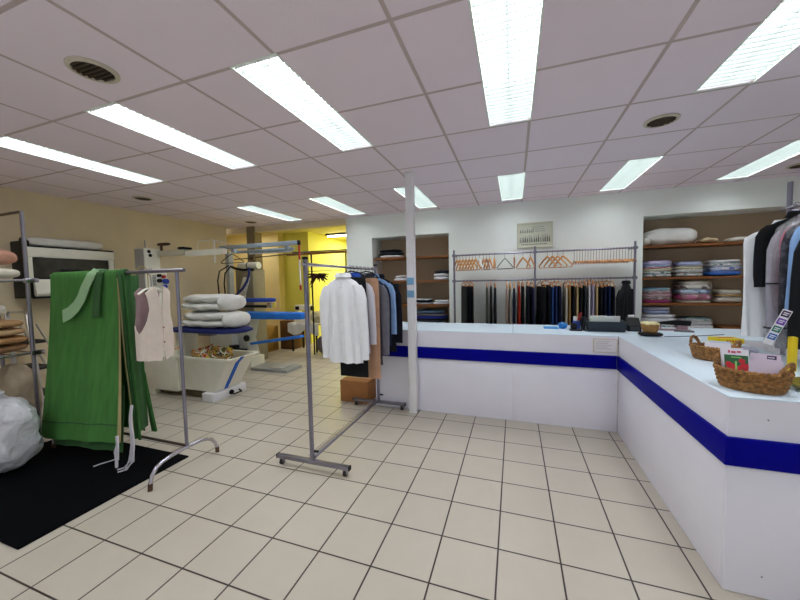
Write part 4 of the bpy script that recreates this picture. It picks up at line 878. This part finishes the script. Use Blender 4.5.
# ------------------------------------------------------------------ picture
t = thing('wall_picture', 'framed black and white cartoon drawing on the back wall', 'picture', (.281, 5.19, 1.87))
M_pf = mat('picture_frame_cream', '#cfcdb8', .5)
a = MB(); x0, x1, z0, z1 = .041, .521, 1.872, 2.235
a.box(x0, 5.172, z0, x1, 5.199, z0+.02, .003).box(x0, 5.172, z1-.02, x1, 5.199, z1, .003).box(x0, 5.172, z0+.02, x0+.02, 5.199, z1-.02, .003).box(x1-.02, 5.172, z0+.02, x1, 5.199, z1-.02, .003)
obj('frame', a, M_pf, t)
pr_ = obj('print', MB().box(x0+.02, 5.183, z0+.02, x1-.02, 5.19, z1-.02), mat('print_paper', '#d2d2c0', .5, var=.03), t, 0)
a = MB(); a2 = MB()
rp = random.Random(21)
for k in range(17):
    cx = x0+.045+k*.0245; hh = rp.uniform(.06, .12); zb = z0+.085
    m_ = a if rp.random() < .6 else a2
    m_.prism([(cx-.007, zb), (cx+.008, zb), (cx+.006, zb+hh*.6), (cx-.004, zb+hh*.65)], lambda p, q, r: (p, 5.1815+.0013*r, q))
    a2.cyl((cx, 5.1812, zb+hh*.8), rp.uniform(.006, .009), .0015, 'y', 8)
    if k < 8: a.prism([(cx-.006, zb+.14), (cx+.007, zb+.13), (cx+.002, zb+.14+rp.uniform(.03, .07))], lambda p, q, r: (p, 5.1815+.0013*r, q))
for k in range(3): a.box(x0+.2+.02*k, 5.1815, z1-.07-k*.03, x0+.36+.01*k, 5.1828, z1-.066-k*.03)
a.box(x0+.03, 5.1815, z0+.08, x1-.03, 5.1828, z0+.083)
for k in range(14): a.box(x0+.06+k*.025, 5.1815, z0+.045, x0+.075+k*.025, 5.1828, z0+.056)
obj('ink_drawing', a, mat('ink', '#34352f', .7), pr_, 0); obj('grey_drawing', a2, mat('ink_grey', '#85877a', .7), pr_, 0)
# ------------------------------------------------------------------ things on the counter
ZT = HT+.0005
t = thing('paper_tray', 'black paper tray with receipts standing on the back counter', 'tray', (.85, 3.75, ZT))
a = MB().loft([[(.70, 3.66, ZT), (1.005, 3.66, ZT), (1.005, 3.86, ZT), (.70, 3.86, ZT)], [(.675, 3.645, ZT+.1), (1.02, 3.645, ZT+.1), (1.02, 3.875, ZT+.1), (.675, 3.875, ZT+.1)], [(.69, 3.66, ZT+.1), (1.005, 3.66, ZT+.1), (1.005, 3.86, ZT+.1), (.69, 3.86, ZT+.1)], [(.71, 3.672, ZT+.01), (.995, 3.672, ZT+.01), (.995, 3.848, ZT+.01), (.71, 3.848, ZT+.01)]])
obj('tray', a, M_navyplastic, t, 20)
obj('tray_side', MB().box(.655, 3.7, ZT, .674, 3.84, ZT+.13, .004), M_black, t)
for k, (hx, xa, xb) in enumerate((('#e8f0e8', .725, .86), ('#f0f4f4', .79, .985), ('#dfe8dc', .73, .84))):
    y = 3.70+.05*k; solo('paper_stack', MB().box(xa, y, ZT+.013, xb, y+.022, ZT+.15-.006*k, .002), mat('receipt_%d' % k, hx, .6, var=.04), ('green tinted receipts at the front left of the black tray', 'white receipts filling the right half of the black tray', 'pale receipts at the back left of the black tray')[k], 'paper', 'receipts in the tray')
t = thing('card_terminal', 'black card terminal at the right of the paper tray', 'card terminal', (1.1, 3.8, ZT))
obj('body', MB().prism([(3.74, ZT), (3.88, ZT), (3.88, ZT+.12), (3.82, ZT+.125), (3.74, ZT+.05)], lambda a, b, q: (1.05+.11*q, a, b)), M_black, t)
obj('paper_roll', MB().cyl((1.08, 3.85, ZT+.135), .014, .05, 'x', 12), M_white, t)
obj('keypad', MB().box(1.065, 3.733, ZT+.01, 1.145, 3.7385, ZT+.045), mat('key_grey', '#3c3e44', .5), t)
t = thing('pen_holder', 'blue pen holder with white rim left of the black tray', 'pen holder', (.612, 3.82, ZT))
obj('cup', MB().box(.58, 3.79, ZT, .645, 3.85, ZT+.085, .004), mat('holder_blue', '#2c4a9c', .4), t)
obj('insert', MB().box(.585, 3.8, ZT+.0855, .612, 3.84, ZT+.13, .003), M_white, t)
solo('red_pen', MB().tube([(.634, 3.82, ZT+.092), (.652, 3.815, ZT+.17)], .012, 8), mat('pen_red', '#a8242c', .35), 'red pen leaning in the blue pen holder', 'pen')
t = thing('stamp', 'small black stamp device on a base beside blue cloth', 'stamp', (.57, 3.7, ZT))
obj('base', MB().box(.53, 3.66, ZT, .64, 3.74, ZT+.014, .003), M_navyplastic, t)
obj('head', MB().box(.54, 3.675, ZT+.0145, .595, 3.73, ZT+.075, .012), M_black, t)
solo('blue_wrapper', MB().soft((.49, 3.84, ZT+.033), (.045, .05, .033), 2.2, 10, .02, 18, 3), mat('wrapper_blue', '#2a86d8', .3, var=.15), 'crumpled bright blue wrapper on the back counter', 'wrapper', smooth=70)
solo('blue_folder', MB().box(.30, 3.78, ZT, .44, 3.9, ZT+.01, .002), mat('folder_blue', '#3a9ae0', .4), 'flat light blue folder on the counter left of the wrapper', 'folder')
solo('coin_dish', MB().soft((1.15, 3.49, ZT+.017), (.088, .07, .017), 3, 10), M_black, 'black oval coin dish base on the side counter corner', 'dish')
t = thing('wicker_bowl', 'small tan bowl with cream topping on the black dish', 'bowl', (1.15, 3.5, ZT+.035))
obj('bowl', MB().lathe([(.05, 0), (.064, .025), (.068, .066), (.068, .072), (.058, .07), (.05, .025)], (1.15, 3.5, ZT+.035), 20), mat('tan_wicker', '#a0743c', .7, var=.3, scale=90), t)
obj('filling', MB().soft((1.15, 3.5, ZT+.108), (.064, .064, .016), 2.6, 10, .008, 30, 2), mat('cream_filling', '#e2d6a2', .7, var=.1, scale=40), t)
t = thing('stapler', 'black stapler lying on a pink stand on the side counter', 'stapler', (1.45, 3.9, ZT))
obj('body', MB().prism([(1.33, ZT+.06), (1.60, ZT+.045), (1.61, ZT+.09), (1.5, ZT+.1), (1.33, ZT+.075)], lambda a, b, q: (a, 3.88+.04*q, b)), M_black, t)
obj('stand', MB().tube([(1.37, 3.9, ZT), (1.37, 3.9, ZT+.06)], .006, 8).box(1.33, 3.86, ZT, 1.6, 3.94, ZT+.01, .003).box(1.5, 3.88, ZT+.01, 1.58, 3.92, ZT+.05, .003), mat('pink_grey', '#a08088', .5), t)
solo('marker_pen', MB().tube([(1.44, 3.80, ZT+.009), (1.58, 3.76, ZT+.009)], .009, 8), mat('marker', '#6a6468', .4), 'grey marker pen lying on the side counter', 'pen')
solo('scanner_cable', MB().tube([(1.24, 3.45, ZT+.004), (1.35, 3.47, ZT+.004), (1.55, 3.55, ZT+.004), (1.75, 3.66, ZT+.004)], .003, 6), M_black, 'thin black cable running from the coin dish', 'cable')
# baskets
def basket(x, y, a, b, h, rz, label, hnd=((1, -.4), (-1, .5))):
    t = thing('wicker_basket', label, 'basket', (x, y, ZT), 'wicker baskets'); Rm = Matrix.Translation((x, y, ZT)) @ Matrix.Rotation(rz, 4, 'Z')
    M_w = mat('wicker', '#9a6b36', .6, var=.6, scale=70, bump=.6, bscale=140); n = 72; nst = 18; wv = MB(); rows = 9
    for i in range(rows):
        z = .0095+(h-.004)*i/rows; k = .84+.16*(i/rows)**.7
        wv.tube([(a*k*math.cos(q)*(1+.035*math.cos(nst*q+(i % 2)*PI)), b*k*math.sin(q)*(1+.035*math.cos(nst*q+(i % 2)*PI)), z+.0016*math.sin(nst*q)) for q in [2*PI*j/n for j in range(n)]], h/rows*.62, 6, True)
    obj('weave', wv.xform(Rm), M_w, t, 60)
    st = MB()
    for j in range(nst):
        q = 2*PI*(j+.5)/nst; st.tube([(a*(.84+.16*f**.7)*math.cos(q), b*(.84+.16*f**.7)*math.sin(q), .004+h*f) for f in (0, .3, .6, 1.)], .0035, 5)
    obj('stakes', st.xform(Rm), M_w, t)
    rim = MB()
    for ph in (0, PI): rim.tube([((a+.005*math.cos(9*q*2+ph))*math.cos(q), (b+.005*math.cos(18*q+ph))*math.sin(q), h+.006+.005*math.sin(18*q+ph)) for q in [2*PI*j/90 for j in range(90)]], .0065, 6, True)
    obj('rim', rim.xform(Rm), M_w, t)
    obj('base', MB().lathe([(.84, .001), (.84, .007), (.0, .007), (.0, .001)], (0, 0, 0), 32, a, b).xform(Rm), M_w, t)
    for c, s in hnd:
        hd = MB(); q0 = math.atan2(s, c)
        for ph in (0, PI):
            P = []
            for j in range(25):
                f = j/24; q = q0-.42+.84*f; zz = h+.008+.05*math.sin(PI*f)**.7; o = 1+.03*math.sin(PI*f); P.append((a*o*math.cos(q)+.004*math.cos(j*1.3+ph), b*o*math.sin(q)+.004*math.sin(j*1.3+ph), zz+.004*math.cos(j*1.3+ph)))
            hd.tube(P, .006, 6)
        obj('handle', hd.xform(Rm), M_w, t)
    return t
B2 = (1.035, 1.945); B1 = (1.185, 2.575)
basket(*B2, .12, .09, .084, -.48, 'large oval wicker basket of leaflets nearest the counter corner')
basket(*B1, .11, .085, .076, -.42, 'small wicker basket behind the large one on the side counter')
def leaflet(label, x, y, z, w, h, rz, tilt, back, prints=(), th=.004, cat='leaflet', roll=0., group='leaflets in the baskets'):
    """upright sheet: local X width, local Z height, front faces -Y"""
    Rm = Matrix.Translation((x, y, z)) @ Matrix.Rotation(rz, 4, 'Z') @ Matrix.Rotation(tilt, 4, 'X') @ Matrix.Rotation(roll, 4, 'Y')
    t = thing('leaflet', label, cat, (x, y, z), group)
    s = obj('sheet', MB().box(-w/2, 0, 0, w/2, th, h).xform(Rm), back, t, 0)
    for i, (nm, m, shapes) in enumerate(prints):
        a = MB(); d = .0006*(i+1)
        for sh in shapes:
            if sh[0] == 'r': _, u0, v0, u1, v1 = sh; a.box((u0-.5)*w, -d, v0*h, (u1-.5)*w, -d+.0005, v1*h)
            else:
                _, u, v, r = sh; a.prism([((u-.5)*w+r*w*math.cos(q*PI/5)*(1+.15*(q % 2)), v*h+r*w*math.sin(q*PI/5)*(1+.15*(q % 2))) for q in range(10)], lambda p, q, k: (p, -d+.0005*k, q))
        obj(nm, a.xform(Rm), m, s, 0)
    return t
M_pw = mat('leaflet_white', '#e6e2ea', .4, var=.02); M_plil = mat('leaflet_lilac', '#d8c8d8', .4, var=.03); M_pgreen = mat('print_green', '#1f5a34', .4, var=.35, scale=40); M_pred = mat('print_red', '#cc2030', .4, var=.15, scale=60); M_plg = mat('print_lightgreen', '#8ac46a', .4); M_ppur = mat('print_purple', '#3a2350', .4); M_ppink = mat('print_pink', '#d04a70', .4)
z0 = ZT+.028
U = Vector((math.cos(-.48), math.sin(-.48))); V = Vector((-U.y, U.x))
def bp(B, u, v): return (B[0]+U.x*u+V.x*v, B[1]+U.y*u+V.y*v)
leaflet('gardening leaflet with red flowers on green, upright in the large basket', *bp(B2, -.045, -.025), z0+.012, .088, .145, -.30, -.38, M_pw, (('green_photo', M_pgreen, [('r', .04, .05, .96, .8)]), ('red_flowers', M_pred, [('c', .3, .42, .17), ('c', .2, .5, .12), ('c', .55, .36, .13), ('c', .8, .45, .17), ('c', .72, .62, .12), ('c', .88, .3, .1)]), ('stem', M_plg, [('r', .45, .3, .53, .6), ('r', .3, .71, .7, .74)]), ('title', M_ppink, [('r', .2, .86, .28, .95), ('r', .32, .86, .5, .93), ('r', .54, .88, .7, .94)])))
leaflet('white leaflet leaning behind the red flower leaflet', *bp(B2, -.055, .0), z0+.008, .08, .15, -.22, -.38, M_pw, (('title', M_ppink, [('r', .3, .85, .7, .9)]),))
leaflet('lilac envelope standing at the middle of the large basket', *bp(B2, .028, -.025), z0+.01, .075, .095, -.5, -.3, M_plil)
leaflet('wide lilac leaflet standing in the right of the large basket', *bp(B2, .05, .0), z0+.008, .09, .11, -.52, -.32, M_plil, (('small_print', mat('small_print', '#b49ab8', .5), [('r', .1, .7, .5, .73), ('r', .1, .62, .6, .65)]),))
leaflet('lilac leaflet with purple block at the back of the large basket', *bp(B2, .042, .018), z0+.014, .095, .125, -.5, -.3, M_plil, (('purple_block', M_ppur, [('r', .55, .62, .86, .95)]), ('white_lines', M_pw, [('r', .58, .86, .8, .89), ('r', .58, .78, .82, .81), ('r', .58, .7, .76, .73)])))
leaflet('white folded paper at the front of the small basket', *bp(B1, .02, -.02), ZT+.02, .12, .095, -.35, -.5, M_pw)
leaflet('pale blue white paper at the back of the small basket', *bp(B1, .025, .015), ZT+.02, .1, .1, -.4, -.4, mat('leaflet_bluewhite', '#cfd6ea', .4))
t = thing('yellow_box', 'yellow box with red lettering lying on the side counter', 'box', (1.58, 3.27, ZT))
Ry = Matrix.Translation((1.575, 3.27, ZT)) @ Matrix.Rotation(.1, 4, 'Z')
obj('carton', MB().box(-.085, -.06, 0, .085, .06, .035, .002).xform(Ry), mat('yellow_card', '#ecd21e', .45), t)
a = MB()
for k in range(5): a.box(-.05+k*.021, -.015, .0352, -.034+k*.021, .02, .0358)
for k in range(4): a.box(-.03+k*.018, -.0608, .012, -.018+k*.018, -.0602, .024)
obj('red_lettering', a.xform(Ry), mat('letter_red', '#c83a1c', .5), t)
solo('film_packet', MB().soft((1.43, 2.80, ZT+.024), (.085, .06, .022), 2.4, 10, .02, 14, 3), mat('grey_film', '#a7a4b4', .3, var=.12, bump=.6, bscale=25), 'grey crumpled film packet on the side counter under the clothes', 'packet', smooth=70)
t = thing('olive_tray', 'olive green oval tray at right of the large basket', 'tray', (1.31, 1.98, ZT))
obj('tray', MB().lathe([(.0, .0), (.12, .0), (.15, .012), (.165, .03), (.16, .032), (.145, .017), (.115, .006), (0, .006)], (1.345, 1.985, ZT), 30, .9, .8), mat('olive', '#8a7a1e', .45, var=.1), t, 60)
leaflet('upright white leaflet stack in the olive tray', 1.30, 1.99, ZT+.016, .085, .15, -.5, -.15, M_pw, (('dark_picture', M_black, [('r', .15, .35, .6, .6)]),), .03, group='leaflets on the olive tray')
leaflet('yellow edged leaflet behind the white stack on the olive tray', 1.325, 2.05, ZT+.022, .085, .17, -.5, -.1, mat('leaf_yellow', '#d8c83a', .4), (), .008, group='leaflets on the olive tray')
solo('yellow_bottle', MB().box(1.405, 2.34, ZT, 1.435, 2.37, ZT+.19, .008), mat('yellow_plastic', '#e8c81a', .35), 'yellow upright plastic container under the hanging clothes', 'container')
# ------------------------------------------------------------------ clothes rack at right with wrapped garments
x, zr, rr = 1.74, 1.86, .014
t = thing('garment_rack', 'steel clothes rack at the right edge behind the side counter', 'clothes rack', (x, 2.9, 0))
obj('post', MB().tube([(x, 2.965, 0), (x, 2.965, 2.03)], .014, 10), M_rail, t); obj('post', MB().tube([(x, 1.9, 0), (x, 1.9, 2.03)], .014, 10), M_rail, t)
obj('hanging_rail', MB().tube([(x, 1.88, zr), (x, 3.02, zr)], rr, 10), M_chrome, t)
obj('second_rail', MB().tube([(x+.11, 1.88, zr-.02), (x+.11, 3.0, zr-.02)], .011, 10).tube([(x, 2.965, zr-.02), (x+.11, 2.965, zr-.02)], .008, 8), M_rail, t)
g = 'finished garments on the right rack'
shirt('hanging_gown', 'long white gown farthest back on the right rack', 'gown', x, 2.895, zr, rr, 0, C['white'], .74, .235, .03, None, False, g, 21, .12, False, nosl=.5, dx=-.045, straight=True)
shirt('hanging_jacket', 'black jacket draped over the white gown on the right rack', 'jacket', x, 2.815, zr, rr, 0, C['black'], .44, .165, .024, None, True, g, 22, .08, False, nosl=.7, dx=-.025)
d1 = shirt('hanging_dress', 'silver grey dress under clear film on the right rack', 'dress', x, 2.735, zr, rr, 0, C['silver'], .82, .165, .026, None, True, g, 23, .09, False, dx=-.005)
shirt('hanging_blouse', 'pink blouse under clear film on the right rack', 'blouse', x, 2.66, zr, rr, 0, C['pink'], .62, .15, .022, None, True, g, 24, .09, False, dx=-.01)
d2 = shirt('hanging_dress', 'dark charcoal dress under film on the right rack', 'dress', x, 2.585, zr, rr, 0, fabric('dark_plaid', '#2a2a34', ['#44444f', '#1a1a22'], 40, .6), .72, .155, .022, None, True, g, 25, .09, False, dx=-.05)
shirt('hanging_shirt', 'light blue shirt in front of the dark dress, right rack', 'shirt', x, 2.51, zr, rr, 0, C['lightblue'], .7, .16, .022, None, True, g, 26, .09, False, dx=-.05)
shirt('hanging_coat', 'black coat nearest the viewer at the right edge', 'coat', x, 2.43, zr, rr, 0, C['black'], .84, .18, .026, None, True, g, 27, .12, False, dx=-.05)
for tt, y, x0, x1, z0, z1 in ((d1, 2.735, 1.52, 1.95, .925, 1.795), (d2, 2.585, 1.49, 1.89, 1.0, 1.795)):
    rings = []
    for f, k in ((0, .98), (.1, 1), (.5, .97), (.8, .95), (.9, .85), (.97, .5), (1., .25)):
        rings.append(ringpts(((x0+x1)/2, y, z0+(z1-z0)*f), (x1-x0)/2*k*1.02, .035*(1 if f < .9 else .8), 40, 3, .1, f*3, 9))
    obj('film_cover', MB().loft(rings), M_wrap2, tt, 60)
    for zc in ((1.36, 1.08) if tt is d1 else ()): obj('dark_cord', MB().tube(ringpts(((x0+x1)/2, y, zc), (x1-x0)/2*1.04, .042, 30, 3), .005, 6, True), M_black, tt)
# price tag strip
Rm = Matrix.Translation((1.338, 2.38, 1.05)) @ Matrix.Rotation(-.12, 4, 'Z') @ Matrix.Rotation(.38, 4, 'Y')
t = thing('hanging_tag', 'white strip with purple and teal labels hanging by the clothes', 'tag', (1.338, 2.38, 1.05))
s = obj('strip', MB().box(-.02, 0, -.02, .02, .003, .185).xform(Rm), M_white, t, 0)
for nm, zz, m in (('purple_label', .145, MATS['print_purple']), ('violet_label', .1, mat('violet', '#6a3aa8', .4)), ('teal_label', .055, mat('teal_label', '#1f7a6a', .4)), ('blue_label', .01, mat('blue_label', '#3a6ab8', .4))):
    obj(nm, MB().box(-.017, -.001, zz, .017, -.0002, zz+.034).xform(Rm), m, s, 0)
    obj('white_print', MB().box(-.011, -.0016, zz+.02, .012, -.0012, zz+.025).box(-.011, -.0016, zz+.01, .008, -.0012, zz+.015).xform(Rm), M_white, s, 0)
# ------------------------------------------------------------------ camera, light, world
def rotcam(yaw, pitch, roll):
    cy, sy = math.cos(yaw), math.sin(yaw)
    f = Vector((sy*math.cos(pitch), cy*math.cos(pitch), -math.sin(pitch))); r = Vector((cy, -sy, 0)); u = r.cross(f)
    return r*math.cos(roll)+u*math.sin(roll), -r*math.sin(roll)+u*math.cos(roll), f
r, u, f = rotcam(-.3345, .0559, -.0208)
cd = bpy.data.cameras.new('camera'); co = bpy.data.objects.new('camera', cd); COL.objects.link(co)
cd.sensor_width = 36; cd.lens = 329.09/800*36; cd.clip_start = .05
co.matrix_world = Matrix(((r.x, u.x, -f.x, 0), (r.y, u.y, -f.y, 0), (r.z, u.z, -f.z, 1.421), (0, 0, 0, 1)))
SC.camera = co
wd = bpy.data.worlds.new('world'); SC.world = wd; wd.use_nodes = True
bg = wd.node_tree.nodes['Background']; bg.inputs[0].default_value = lin('#dfe8f6'); bg.inputs[1].default_value = .75
# warm unseen area light added inside the annex to brighten its yellow walls
ld = bpy.data.lights.new('annex_fill', 'AREA'); ld.energy = 62; ld.size = 1.2; ld.size_y = .2; ld.shape = 'RECTANGLE'; ld.color = (1, .96, .82)
l2 = bpy.data.lights.new('annex_side_fill', 'AREA'); l2.energy = 6.5; l2.size = .6; l2.color = (1, .96, .85); o2 = bpy.data.objects.new('annex_side_fill', l2); o2.location = (-5.7, 5.75, 2.58); COL.objects.link(o2)  # second unseen area light, added to lift the buff wall
lo = bpy.data.objects.new('annex_fill', ld); lo.location = (-3.5, 8.0, 2.58); COL.objects.link(lo)
vs = SC.view_settings; vs.view_transform = 'Standard'; vs.look = 'None'; vs.exposure = .06; vs.gamma = 1.; vs.use_curve_mapping = False
